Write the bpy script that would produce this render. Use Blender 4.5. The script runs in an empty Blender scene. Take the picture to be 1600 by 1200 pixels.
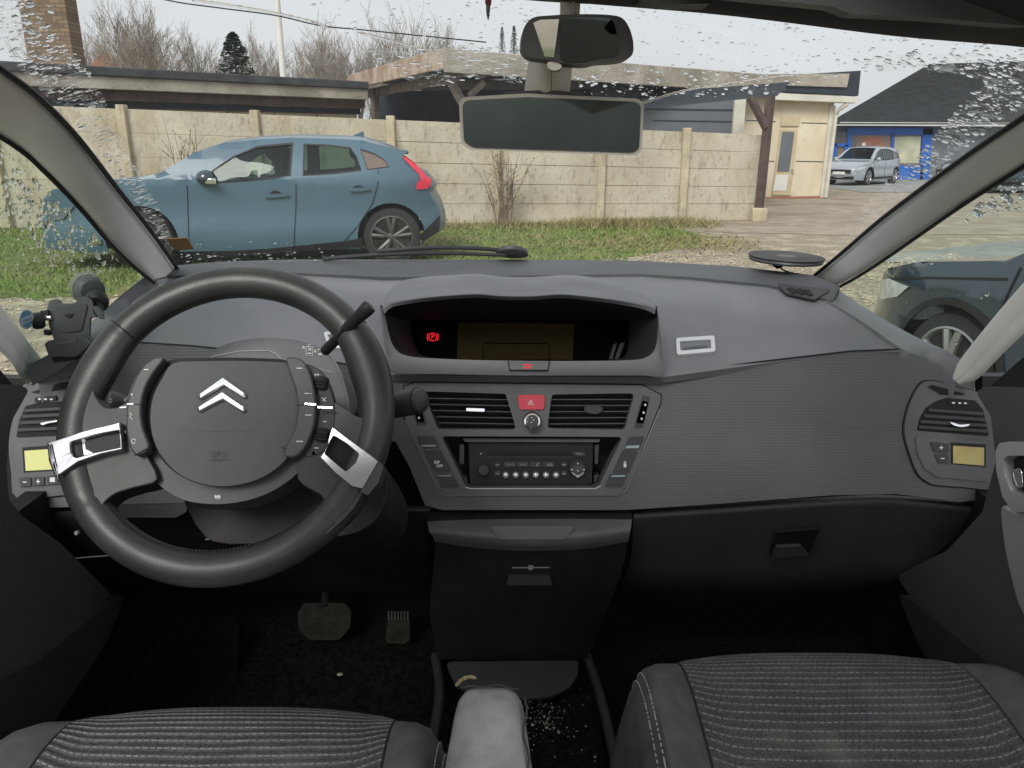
import bpy, bmesh, math, random
from mathutils import Vector, Matrix, noise
random.seed(7)
R = math.radians
scene = bpy.context.scene
COL = scene.collection

# ------------------------------------------------------------------ camera
PITCH = R(17.3)
CAM = Vector((0, 0, 1.3))
CT, ST = math.cos(PITCH), math.sin(PITCH)
cam_d = bpy.data.cameras.new('camera')
cam = bpy.data.objects.new('camera', cam_d)
COL.objects.link(cam)
cam.location = CAM
cam.rotation_euler = (R(90) - PITCH, 0, 0)
cam_d.sensor_width = 36
cam_d.lens = 27
cam_d.clip_start = .02
cam_d.clip_end = 2000
scene.camera = cam
scene.render.resolution_x, scene.render.resolution_y = 1024, 768

def ray(px, py):
    u = (600 - py) / 1200
    return Vector(((px - 800) / 1200, CT + u * ST, -ST + u * CT))
def at(px, py, y):
    r = ray(px, py)
    return CAM + r * (y / r.y)
def gp(px, py, z=0):
    r = ray(px, py)
    return CAM + r * ((z - CAM.z) / r.z)

# ------------------------------------------------------------------ surfaces
class Surf:
    def __init__(s, f, t0=.25, t1=60):
        s.f, s.t0, s.t1 = f, t0, t1
    def hit(s, px, py, off=0):
        r = ray(px, py)
        a, b = s.t0, s.t1
        fa = s.f(CAM + r * a)
        # march to first sign change, then bisect
        n = 60
        ta = a
        for i in range(1, n + 1):
            tb = a * (b / a) ** (i / n)
            if s.f(CAM + r * tb) <= 0:
                break
            ta = tb
        for _ in range(40):
            m = (ta + tb) / 2
            if s.f(CAM + r * m) > 0: ta = m
            else: tb = m
        p = CAM + r * ta
        if off:
            p = p + s.n(p) * off
        return p
    def n(s, p):
        e = 1e-4
        g = Vector([(s.f(p + Vector(d) * e) - s.f(p - Vector(d) * e)) for d in ((1,0,0),(0,1,0),(0,0,1))])
        return g.normalized()

def plane(pt, nrm):
    pt = Vector(pt); nrm = Vector(nrm).normalized()
    return Surf(lambda p: (p - pt).dot(nrm))
def yplane(d): return plane((0, d, 0), (0, -1, 0))

FACE = Surf(lambda p: 1.10 + .25 * (p.z - .85) - .04 * p.x ** 2 - p.y)
def top_g(x, y):
    t = max(y - 1.13, -.1)
    z = .969 + .43 * t - .6 * t * t if t < .358 else 1.0460
    return z + .11 * min(x * x, .6)
TOP = Surf(lambda p: p.z - top_g(p.x, p.y))
WS = Surf(lambda p: 1.043 + .447 * (1.75 - .6 * p.x ** 2 - p.y) - p.z)
SR = Surf(lambda p: .67 + (1.1 - p.y) * .14 - .25 * (p.z - 1.0) - p.x)
SL = Surf(lambda p: .67 + (1.1 - p.y) * .14 - .25 * (p.z - 1.0) + p.x)
WT = R(36.8); WC = Vector((-.3143, .80, 1.0133)); WR = .1667
WN = Vector((0, -math.cos(WT), math.sin(WT)))
WX = Vector((1, 0, 0)); WY = Vector((0, math.sin(WT), math.cos(WT)))
WHEEL = plane(WC, WN)
def _pad(p):
    q = p - WC
    r2 = (q - WN * q.dot(WN)).length_squared
    return q.dot(WN) - (.022 - 1.0 * r2)
PAD = Surf(_pad)

# ------------------------------------------------------------------ object helpers
ORG = {}
def tag(o, label=None, cat=None, group=None, kind=None):
    if label: o['label'] = label
    if cat: o['category'] = cat
    if group: o['group'] = group
    if kind: o['kind'] = kind
    return o
def thing(name, label, cat, loc=(0, 0, 0), group=None, kind=None):
    o = bpy.data.objects.new(name, None)
    o.empty_display_size = .05
    o.location = loc
    COL.objects.link(o)
    ORG[o] = Vector(loc)
    return tag(o, label, cat, group, kind)
def obj(name, bm, m, parent=None, label=None, bevel=0, seg=2, smooth=40, recalc=True, cat=None, group=None, kind=None):
    if recalc:
        bmesh.ops.recalc_face_normals(bm, faces=bm.faces)
    me = bpy.data.meshes.new(name)
    org = ORG[parent] if parent else Vector((0, 0, 0))
    if parent is None and bm.verts and kind is None:
        mn = Vector((min(v.co.x for v in bm.verts), min(v.co.y for v in bm.verts), min(v.co.z for v in bm.verts)))
        mx = Vector((max(v.co.x for v in bm.verts), max(v.co.y for v in bm.verts), max(v.co.z for v in bm.verts)))
        org = Vector(((mn.x + mx.x) / 2, (mn.y + mx.y) / 2, mn.z))
    for v in bm.verts: v.co -= org
    bm.to_mesh(me); bm.free()
    me.materials.append(m)
    o = bpy.data.objects.new(name, me)
    COL.objects.link(o)
    if parent: o.parent = parent
    else: o.location = org
    ORG[o] = org
    if smooth:
        for p in me.polygons: p.use_smooth = True
        me.set_sharp_from_angle(angle=R(smooth))
    if bevel:
        b = o.modifiers.new('bevel', 'BEVEL'); b.width = bevel; b.segments = seg
        b.limit_method = 'ANGLE'; b.angle_limit = R(38)
    tag(o, label, cat, group, kind)
    return o
def copy_tree(o, parent=None, **kw):
    c = o.copy(); COL.objects.link(c); c.parent = parent
    for ch in list(o.children): copy_tree(ch, c)
    tag(c, **kw)
    return c

def cr(pts, n, closed=False):
    """Catmull-Rom resample of a list of tuples/Vectors to n points (by parameter)."""
    P = [Vector(p) for p in pts]; k = len(P)
    out = []
    for i in range(n):
        t = i / n * k if closed else i / (n - 1) * (k - 1)
        j = min(int(t), k - 1 if closed else k - 2); f = t - j
        if closed: a, b, c, d = P[(j-1) % k], P[j % k], P[(j+1) % k], P[(j+2) % k]
        else:
            b, c = P[j], P[j+1]
            a = P[j-1] if j > 0 else b * 2 - c
            d = P[j+2] if j + 2 < k else c * 2 - b
        out.append(.5 * ((2 * b) + (c - a) * f + (2*a - 5*b + 4*c - d) * f*f + (3*b - a - 3*c + d) * f**3))
    return out
def sp(pts, per=5):
    return [(p.x, p.y) for p in cr([(x, y, 0) for x, y in pts], len(pts) * per, True)]
def rp(pts, r, seg=4):
    """rounded polygon (pixel units); r number or list"""
    out = []; k = len(pts)
    for i in range(k):
        a, b, c = [Vector((*pts[(i + j) % k][:2], 0)) for j in (-1, 0, 1)]
        rr = r[i] if isinstance(r, (list, tuple)) else r
        u, w = (a - b), (c - b)
        lim = .48 * min(u.length, w.length)
        ang = u.angle(w) if u.length and w.length else math.pi
        if rr <= 0 or ang > R(175): out.append((b.x, b.y)); continue
        d = min(rr / math.tan(ang / 2), lim)
        p0, p2 = b + u.normalized() * d, b + w.normalized() * d
        for s in range(seg + 1):
            t = s / seg
            q = p0 * (1-t)**2 + b * 2*t*(1-t) + p2 * t*t
            out.append((q.x, q.y))
    return out
def ell(cx, cy, rx, ry=None, n=20):
    ry = ry or rx
    return [(cx + rx * math.cos(2*math.pi*i/n), cy + ry * math.sin(2*math.pi*i/n)) for i in range(n)]
def rect(x0, y0, x1, y1, r=0): 
    p = [(x0, y0), (x1, y0), (x1, y1), (x0, y1)]
    return rp(p, r) if r else p

def flat(poly, holes=(), cuts=None):
    bm = bmesh.new()
    for lp in [poly] + list(holes):
        vs = []
        for q in lp:
            if vs and (Vector((q[0], q[1], 0)) - vs[-1].co).length < 1e-4: continue
            vs.append(bm.verts.new((q[0], q[1], 0)))
        if len(vs) > 1 and (vs[0].co - vs[-1].co).length < 1e-4: bm.verts.remove(vs.pop())
        for i in range(len(vs)): bm.edges.new((vs[i], vs[(i+1) % len(vs)]))
    bmesh.ops.triangle_fill(bm, use_beauty=True, use_dissolve=False, edges=bm.edges[:])
    if cuts:
        xs = [v.co.x for v in bm.verts]; ys = [v.co.y for v in bm.verts]
        for ax, st in ((0, cuts[0]), (1, cuts[1])):
            if not st: continue
            lo, hi = (min(xs), max(xs)) if ax == 0 else (min(ys), max(ys))
            c = lo + st * .517
            while c < hi:
                g = bm.verts[:] + bm.edges[:] + bm.faces[:]
                bmesh.ops.bisect_plane(bm, geom=g, dist=1e-4, plane_co=(c, 0, 0) if ax == 0 else (0, c, 0),
                                       plane_no=(1, 0, 0) if ax == 0 else (0, 1, 0))
                c += st
        bmesh.ops.dissolve_degenerate(bm, dist=1e-4, edges=bm.edges[:])
    return bm
def extr(bm, fmap, bmap):
    """bm flat in pixel space: front copy mapped with fmap, back with bmap, sides bridged"""
    edges = [e for e in bm.edges if len(e.link_faces) == 1]
    faces = bm.faces[:]
    flatco = {v: (v.co.x, v.co.y) for v in bm.verts}
    back = {v: bm.verts.new(bmap(*flatco[v])) for v in list(flatco)}
    for f in faces: bm.faces.new([back[v] for v in reversed(f.verts)])
    for e in edges:
        a, b = e.verts
        try: bm.faces.new((a, b, back[b], back[a]))
        except ValueError: pass
    for v, c in flatco.items(): v.co = fmap(*c)
    return bm
def panel(name, m, poly, surf, front=0, thick=.004, parent=None, holes=(), cuts=None, bevel=0, seg=2, **kw):
    bm = flat(poly, holes, cuts)
    if thick is None or thick == 0:
        for v in bm.verts: v.co = surf.hit(v.co.x, v.co.y, front)
    else:
        extr(bm, lambda x, y: surf.hit(x, y, front), lambda x, y: surf.hit(x, y, front - thick))
    return obj(name, bm, m, parent, bevel=bevel, seg=seg, **kw)
def multi(name, m, polys, surf, front=0, thick=.002, parent=None, bevel=0, **kw):
    bm = bmesh.new()
    for p in polys:
        b = flat(p)
        extr(b, lambda x, y: surf.hit(x, y, front), lambda x, y: surf.hit(x, y, front - thick))
        me = bpy.data.meshes.new('tmp'); b.to_mesh(me); b.free(); bm.from_mesh(me); bpy.data.meshes.remove(me)
    return obj(name, bm, m, parent, bevel=bevel, **kw)
def each(name, m, polys, surf, front=0, thick=.002, parent=None, bevel=0, **kw):
    for p in polys: panel(name, m, p, surf, front, thick, parent, bevel=bevel, **kw)
def stroke(pts, w):
    """open polyline in px -> thin polygon"""
    L, Rr = [], []
    P = [Vector((p[0], p[1])) for p in pts]
    for i, p in enumerate(P):
        d = (P[min(i+1, len(P)-1)] - P[max(i-1, 0)]).normalized()
        n = Vector((-d.y, d.x)) * w / 2
        L.append(tuple(p + n)); Rr.append(tuple(p - n))
    return L + Rr[::-1]
def text(name, s, px, py, h, m, surf, front, parent, bold=0, slant=0, width=1):
    c = bpy.data.curves.new('txt', 'FONT'); c.body = s; c.size = 1; c.align_x = 'CENTER'; c.align_y = 'CENTER'
    c.offset = bold
    o = bpy.data.objects.new('txt', c); COL.objects.link(o)
    bpy.context.view_layer.update()
    me = o.to_mesh()
    bm = bmesh.new(); bm.from_mesh(me)
    o.to_mesh_clear(); bpy.data.objects.remove(o)
    k = h / .7
    for v in bm.verts:
        v.co = surf.hit(px + (v.co.x * width + slant * v.co.y) * k, py - v.co.y * k, front)
    return obj(name, bm, m, parent, smooth=0)

def grid(bm, rows, close_u=False):
    V = [[bm.verts.new(p) for p in r] for r in rows]
    for i in range(len(V) - 1):
        n = len(V[i])
        for j in range(n if close_u else n - 1):
            q = [V[i][j], V[i][(j+1) % n], V[i+1][(j+1) % n], V[i+1][j]]
            try: bm.faces.new(q)
            except ValueError: pass
    return V
def loft(name, m, rows, parent=None, nu=24, nv=16, thick=0, **kw):
    """rows: lists of world points"""
    rr = [cr(r, nu) for r in rows]
    cols = [cr([r[j] for r in rr], nv) for j in range(nu)]
    bm = bmesh.new()
    grid(bm, [[cols[j][i] for j in range(nu)] for i in range(nv)])
    if thick:
        bmesh.ops.recalc_face_normals(bm, faces=bm.faces[:])
        bmesh.ops.solidify(bm, geom=bm.faces[:], thickness=thick)
    return obj(name, bm, m, parent, **kw)
def px_rows(rows): return [[at(*p) for p in r] for r in rows]

def add_tube(bm, pts, rad, n=10, cap=True, sq=1):
    pts = [Vector(p) for p in pts]
    rads = rad if isinstance(rad, (list, tuple)) else [rad] * len(pts)
    rings = []; up = None
    for i, p in enumerate(pts):
        d = (pts[min(i+1, len(pts)-1)] - pts[max(i-1, 0)]).normalized()
        if up is None:
            up = Vector((0, 0, 1)) if abs(d.z) < .9 else Vector((1, 0, 0))
        s = d.cross(up).normalized(); up = s.cross(d).normalized()
        rings.append([p + (s * math.cos(2*math.pi*k/n) * sq + up * math.sin(2*math.pi*k/n)) * rads[i] for k in range(n)])
    V = grid(bm, rings, True)
    if cap:
        bm.faces.new(V[0][::-1]); bm.faces.new(V[-1])
def tube(name, m, pts, rad, parent=None, n=10, sq=1, **kw):
    bm = bmesh.new(); add_tube(bm, pts, rad, n, sq=sq)
    return obj(name, bm, m, parent, **kw)
def add_box(bm, c, s, M=None):
    ret = bmesh.ops.create_cube(bm, size=1)
    for v in ret['verts']:
        q = Vector((v.co.x * s[0], v.co.y * s[1], v.co.z * s[2]))
        if M is not None: q = M @ q
        v.co = q + Vector(c)
def box(name, m, c, s, parent=None, M=None, bevel=0, **kw):
    bm = bmesh.new(); add_box(bm, c, s, M)
    return obj(name, bm, m, parent, bevel=bevel, **kw)
def wallbox(bm, A, B, z0, z1, th, zb=None):
    """box standing on the line A-B (xy); z1 may be tuple for the two end heights"""
    A, B = Vector((A[0], A[1], 0)), Vector((B[0], B[1], 0))
    d = (B - A).normalized(); n = Vector((-d.y, d.x, 0)) * th / 2
    za, zb_ = z1 if isinstance(z1, tuple) else (z1, z1)
    ya, yb_ = z0 if isinstance(z0, tuple) else (z0, z0)
    vs = []
    for P, lo, hi in ((A, ya, za), (B, yb_, zb_)):
        for s in (-1, 1):
            for z in (lo, hi): vs.append(bm.verts.new(P + n * s + Vector((0, 0, z))))
    a0, a1, b0, b1, c0, c1, d0, d1 = vs
    for q in ((a0,a1,b1,b0), (c0,d0,d1,c1), (a0,c0,c1,a1), (b0,b1,d1,d0), (a1,c1,d1,b1), (a0,b0,d0,c0)): bm.faces.new(q)
def revolve(bm, prof, c, axis, n=24):
    axis = Vector(axis).normalized()
    a = Vector((0, 0, 1)) if abs(axis.z) < .9 else Vector((1, 0, 0))
    s = axis.cross(a).normalized(); t = axis.cross(s)
    rows = [[Vector(c) + axis * h + (s * math.cos(2*math.pi*k/n) + t * math.sin(2*math.pi*k/n)) * max(r, 1e-5) for k in range(n)] for r, h in prof]
    V = grid(bm, rows, True)
    bm.faces.new(V[0][::-1]); bm.faces.new(V[-1])

# ------------------------------------------------------------------ materials
def N(nt, t, **kw):
    n = nt.nodes.new(t)
    for k, v in kw.items():
        if hasattr(n, k) and k not in ('inputs',): setattr(n, k, v)
    return n
def math_n(nt, op, a, b=None, c=None):
    n = nt.nodes.new('ShaderNodeMath'); n.operation = op
    for i, v in enumerate((a, b, c)):
        if v is None: continue
        if isinstance(v, (int, float)): n.inputs[i].default_value = v
        else: nt.links.new(v, n.inputs[i])
    return n.outputs[0]
def mat(name, col, rough=.5, metal=0, var=.15, vscale=8, bump=0, bscale=200, coat=0, col2=None, spec=.5, rvar=.12, emit=None, estr=1, detail=4, bdist=.002, lo=.35, hi=.65):
    m = bpy.data.materials.new(name); m.use_nodes = True
    nt = m.node_tree; L = nt.links
    b = nt.nodes['Principled BSDF']
    tc = N(nt, 'ShaderNodeTexCoord')
    no = N(nt, 'ShaderNodeTexNoise'); no.inputs['Scale'].default_value = vscale; no.inputs['Detail'].default_value = detail
    L.new(tc.outputs['Object'], no.inputs['Vector'])
    rmp = N(nt, 'ShaderNodeMapRange'); rmp.inputs['From Min'].default_value = lo; rmp.inputs['From Max'].default_value = hi
    L.new(no.outputs['Fac'], rmp.inputs['Value'])
    mx = N(nt, 'ShaderNodeMix'); mx.data_type = 'RGBA'
    c = Vector(col); c2 = Vector(col2) if col2 else c * (1 - var)
    mx.inputs['A'].default_value = (*(c if col2 else c * (1 + var)), 1)
    mx.inputs['B'].default_value = (*c2, 1)
    L.new(rmp.outputs['Result'], mx.inputs['Factor'])
    L.new(mx.outputs['Result'], b.inputs['Base Color'])
    rr = math_n(nt, 'MULTIPLY_ADD', no.outputs['Fac'], rvar * 2, rough - rvar)
    L.new(rr, b.inputs['Roughness'])
    b.inputs['Metallic'].default_value = metal
    b.inputs['Specular IOR Level'].default_value = spec
    b.inputs['Coat Weight'].default_value = coat
    b.inputs['Coat Roughness'].default_value = .04
    if emit:
        b.inputs['Emission Color'].default_value = (*emit, 1); b.inputs['Emission Strength'].default_value = estr
    if bump:
        n2 = N(nt, 'ShaderNodeTexNoise'); n2.inputs['Scale'].default_value = bscale; n2.inputs['Detail'].default_value = 3
        L.new(tc.outputs['Object'], n2.inputs['Vector'])
        bp = N(nt, 'ShaderNodeBump'); bp.inputs['Strength'].default_value = bump; bp.inputs['Distance'].default_value = bdist
        L.new(n2.outputs['Fac'], bp.inputs['Height']); L.new(bp.outputs['Normal'], b.inputs['Normal'])
    m['mx'] = mx.name
    return m
def glass_thin(name, tint=(1, 1, 1), refl=.6, rough=0, ior=1.5, haze=0):
    m = bpy.data.materials.new(name); m.use_nodes = True
    nt = m.node_tree; nt.nodes.remove(nt.nodes['Principled BSDF'])
    out = nt.nodes['Material Output']
    t = N(nt, 'ShaderNodeBsdfTransparent'); t.inputs['Color'].default_value = (*tint, 1)
    g = N(nt, 'ShaderNodeBsdfGlossy'); g.inputs['Roughness'].default_value = rough
    f = N(nt, 'ShaderNodeFresnel'); f.inputs['IOR'].default_value = ior
    s = N(nt, 'ShaderNodeMixShader')
    nt.links.new(math_n(nt, 'MULTIPLY', f.outputs[0], refl), s.inputs[0])
    nt.links.new(t.outputs[0], s.inputs[1]); nt.links.new(g.outputs[0], s.inputs[2])
    last = s
    if haze:      # thin film of dirt and mist on the pane
        tr = N(nt, 'ShaderNodeBsdfTranslucent'); tr.inputs['Color'].default_value = (.9, .93, .95, 1)
        h = N(nt, 'ShaderNodeMixShader')
        tc = N(nt, 'ShaderNodeTexCoord'); no = N(nt, 'ShaderNodeTexNoise'); no.inputs['Scale'].default_value = 5; no.inputs['Detail'].default_value = 5
        nt.links.new(tc.outputs['Object'], no.inputs['Vector'])
        nt.links.new(math_n(nt, 'MULTIPLY', no.outputs['Fac'], haze * 2), h.inputs[0])
        nt.links.new(s.outputs[0], h.inputs[1]); nt.links.new(tr.outputs[0], h.inputs[2]); last = h
    nt.links.new(last.outputs[0], out.inputs['Surface'])
    return m
def water(name, ior=1.33, bump=0, bscale=120):
    m = bpy.data.materials.new(name); m.use_nodes = True
    nt = m.node_tree; nt.nodes.remove(nt.nodes['Principled BSDF'])
    g = N(nt, 'ShaderNodeBsdfGlass'); g.inputs['IOR'].default_value = ior; g.inputs['Roughness'].default_value = 0
    nt.links.new(g.outputs[0], nt.nodes['Material Output'].inputs['Surface'])
    return m

M = {}
M['dash'] = mat('dash_plastic', (.180, .184, .197), .52, var=.10, vscale=7, detail=8, bump=.35, bscale=380, bdist=.0012, spec=.4)
M['ledge'] = mat('ledge_plastic', (.095, .10, .108), .6, var=.08, vscale=5, bump=.2, bscale=900, spec=.3)
M['bezel'] = mat('bezel_plastic', (.122, .126, .135), .5, var=.09, vscale=14, detail=8, bump=.25, bscale=420, bdist=.001, spec=.4)
M['black'] = mat('black_plastic', (.019, .020, .021), .5, spec=.3, var=.2, vscale=12, bump=.15, bscale=700)
M['dark'] = mat('dark_plastic', (.046, .048, .052), .5, var=.12, vscale=10, bump=.2, bscale=800)
M['void'] = mat('void_black', (.004, .004, .0045), .7, var=.2)
M['leather'] = mat('wheel_leather', (.036, .036, .035), .38, var=.3, vscale=14, bump=.14, bscale=330, bdist=.0015, rvar=.1)
M['pad'] = mat('pad_plastic', (.088, .094, .097), .5, var=.06, vscale=9, bump=.3, bscale=950)
M['pod'] = mat('pod_plastic', (.060, .063, .066), .42, var=.08, vscale=9, bump=.15, bscale=900)
M['spoke'] = mat('spoke_leather', (.028, .028, .0275), .42, var=.12, vscale=20, bump=.06, bscale=900)
M['reflect_chrome'] = mat('insert_chrome', (.62, .62, .64), .2, metal=1, col2=(.34, .35, .38), vscale=30, lo=.42, hi=.56, rvar=.05, detail=1)  # light and dark patches stand in for reflections in the chrome
M['chrome'] = mat('chrome', (.85, .86, .88), .08, metal=1, var=.03, rvar=.02)
M['satin'] = mat('satin_silver', (.72, .73, .74), .3, metal=.6, var=.04, rvar=.05)
M['mark'] = mat('white_mark', (.75, .76, .76), .6, var=.02)
M['greymark'] = mat('grey_mark', (.33, .34, .34), .6, var=.02)
M['red'] = mat('hazard_red', (.55, .055, .085), .4, var=.06, vscale=30, emit=(1, .1, .15), estr=.06)
M['redglow'] = mat('red_telltale', (.5, .01, .02), .5, emit=(1, .01, .03), estr=.85)
M['lcdbrown'] = mat('brown_display', (.034, .026, .010), .5, spec=.02, var=.1, vscale=4)
M['lcd'] = mat('lcd_yellow', (.52, .47, .19), .3, col2=(.40, .29, .09), vscale=22, emit=(.6, .5, .2), estr=.05)
M['lcdL'] = mat('lcd_lime', (.64, .66, .28), .3, var=.05, vscale=9, emit=(.6, .62, .25), estr=.12)
M['screen'] = mat('black_screen', (.003, .003, .004), .3, var=.1, rvar=.02, spec=0)
M['pillar'] = mat('pillar_trim', (.88, .875, .855), .75, var=.04, vscale=12, bump=.12, bscale=1200)
M['pale'] = mat('pale_trim', (.84, .825, .78), .7, var=.05, vscale=12, bump=.15, bscale=900)
M['unseen_headliner'] = mat('headliner_cloth', (.80, .785, .75), .95, var=.04)
M['header'] = mat('header_cloth', (.06, .06, .062), .85, var=.1, bump=.2, bscale=900)
M['beige'] = mat('beige_plastic', (.60, .575, .51), .55, var=.04, vscale=20, bump=.1, bscale=900)
M['mirrorframe'] = mat('mirror_frame', (.46, .44, .395), .5, var=.05, vscale=20)
M['mirrordark'] = mat('mirror_shell', (.05, .05, .05), .45, var=.08, vscale=20)
M['mirror'] = mat('dark_reflection_mirror', (.055, .062, .059), .03, metal=1, var=.1, vscale=14, rvar=.02)  # dark base stands in for the dim cabin it would reflect
M['mirror2'] = mat('clear_mirror', (.6, .62, .62), .03, metal=1, var=.03, rvar=.02)
M['rubber'] = mat('rubber', (.014, .014, .015), .6, var=.2)
M['carpet'] = mat('carpet', (.013, .0138, .013), .95, spec=.04, var=.5, vscale=120, bump=.6, bscale=500, bdist=.004)
M['pedal'] = mat('pedal_rubber', (.022, .022, .018), .7, spec=.15, var=.25, vscale=60)
M['rest'] = mat('footrest', (.009, .0095, .006), .9, spec=.05, var=.25, vscale=30)
M['bolster'] = mat('seat_cloth', (.095, .097, .103), .95, var=.2, vscale=30, bump=.5, bscale=1400, bdist=.001)
M['stitch'] = mat('pale_stitch', (.5, .5, .48), .8)
M['arm'] = mat('worn_vinyl', (.42, .42, .435), .34, col2=(.24, .24, .245), vscale=24, detail=9, bump=.6, bscale=60, bdist=.003, rvar=.15)
M['holder'] = mat('holder_plastic', (.065, .07, .074), .45, var=.1, vscale=30)
M['clear'] = mat('clear_rim', (.16, .16, .11), .3, var=.1)
M['doorcard'] = mat('door_card', (.07, .072, .077), .7, var=.1, vscale=6, bump=.5, bscale=420)
M['crumb'] = mat('crumb', (.5, .47, .4), .8, var=.3)
M['card'] = mat('brown_card', (.30, .17, .045), .5, col2=(.36, .21, .07), vscale=60)
M['bluesticker'] = mat('blue_sticker', (.16, .36, .52), .5, var=.1)
M['palesticker'] = mat('pale_sticker', (.55, .65, .68), .5, var=.05)
M['redleaf'] = mat('red_leaf', (.4, .05, .06), .6, var=.3, vscale=300)
M['glass'] = glass_thin('window_glass', (.97, .985, .975), .05, haze=.015)
M['sideglass'] = glass_thin('side_glass', (.84, .93, .88), .05, haze=.010)
M['carglass'] = glass_thin('car_glass', (.60, .70, .66), .6)
M['screenglass'] = glass_thin('car_windscreen_glass', (.55, .66, .64), .22)
M['water'] = water('water')
def film_mat():
    m = glass_thin('wet_film', (1, 1, 1), 0); nt = m.node_tree; out = nt.nodes['Material Output']
    prev = out.inputs['Surface'].links[0].from_socket
    tr = N(nt, 'ShaderNodeBsdfTranslucent'); tr.inputs['Color'].default_value = (.8, .82, .82, 1)
    tc = N(nt, 'ShaderNodeTexCoord'); mp = N(nt, 'ShaderNodeMapping'); mp.inputs['Scale'].default_value = (38, 150, 60); mp.inputs['Rotation'].default_value = (0, 0, .3)
    no = N(nt, 'ShaderNodeTexNoise'); no.inputs['Scale'].default_value = 1; no.inputs['Detail'].default_value = 5; no.inputs['Distortion'].default_value = 1.5
    nt.links.new(tc.outputs['Object'], mp.inputs[0]); nt.links.new(mp.outputs[0], no.inputs['Vector'])
    r = N(nt, 'ShaderNodeMapRange'); r.inputs['From Min'].default_value = .48; r.inputs['From Max'].default_value = .72; r.inputs['To Max'].default_value = .42; nt.links.new(no.outputs['Fac'], r.inputs['Value'])
    h = N(nt, 'ShaderNodeMixShader'); nt.links.new(r.outputs[0], h.inputs[0]); nt.links.new(prev, h.inputs[1]); nt.links.new(tr.outputs[0], h.inputs[2]); nt.links.new(h.outputs[0], out.inputs['Surface'])
    return m
M['film'] = film_mat()

def ribbed():
    m = mat('dash_ribbed', (.112, .116, .124), .5, var=.12, vscale=6, detail=9, rvar=.2, spec=.4)
    nt = m.node_tree; L = nt.links; b = nt.nodes['Principled BSDF']
    tc = N(nt, 'ShaderNodeTexCoord'); sx = N(nt, 'ShaderNodeSeparateXYZ'); L.new(tc.outputs['Object'], sx.inputs[0])
    no = N(nt, 'ShaderNodeTexNoise'); no.inputs['Scale'].default_value = 1
    mp = N(nt, 'ShaderNodeMapping'); mp.inputs['Scale'].default_value = (22, 22, 160)
    L.new(tc.outputs['Object'], mp.inputs[0]); L.new(mp.outputs[0], no.inputs['Vector'])
    ph = math_n(nt, 'MULTIPLY_ADD', no.outputs['Fac'], 2.0, math_n(nt, 'MULTIPLY', sx.outputs['Z'], 2 * math.pi / .0044))
    s = math_n(nt, 'SINE', ph)
    hgt = math_n(nt, 'ADD', s, math_n(nt, 'MULTIPLY', no.outputs['Fac'], 1.2))
    fade = N(nt, 'ShaderNodeMapRange'); L.new(sx.outputs['Z'], fade.inputs['Value'])
    fade.inputs['From Min'].default_value = .94; fade.inputs['From Max'].default_value = .86
    bp = N(nt, 'ShaderNodeBump'); bp.inputs['Distance'].default_value = .0012
    L.new(math_n(nt, 'MULTIPLY_ADD', fade.outputs[0], .085, .02), bp.inputs['Strength'])
    L.new(hgt, bp.inputs['Height']); L.new(bp.outputs[0], b.inputs['Normal'])
    return m
M['ribbed'] = ribbed()

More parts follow.
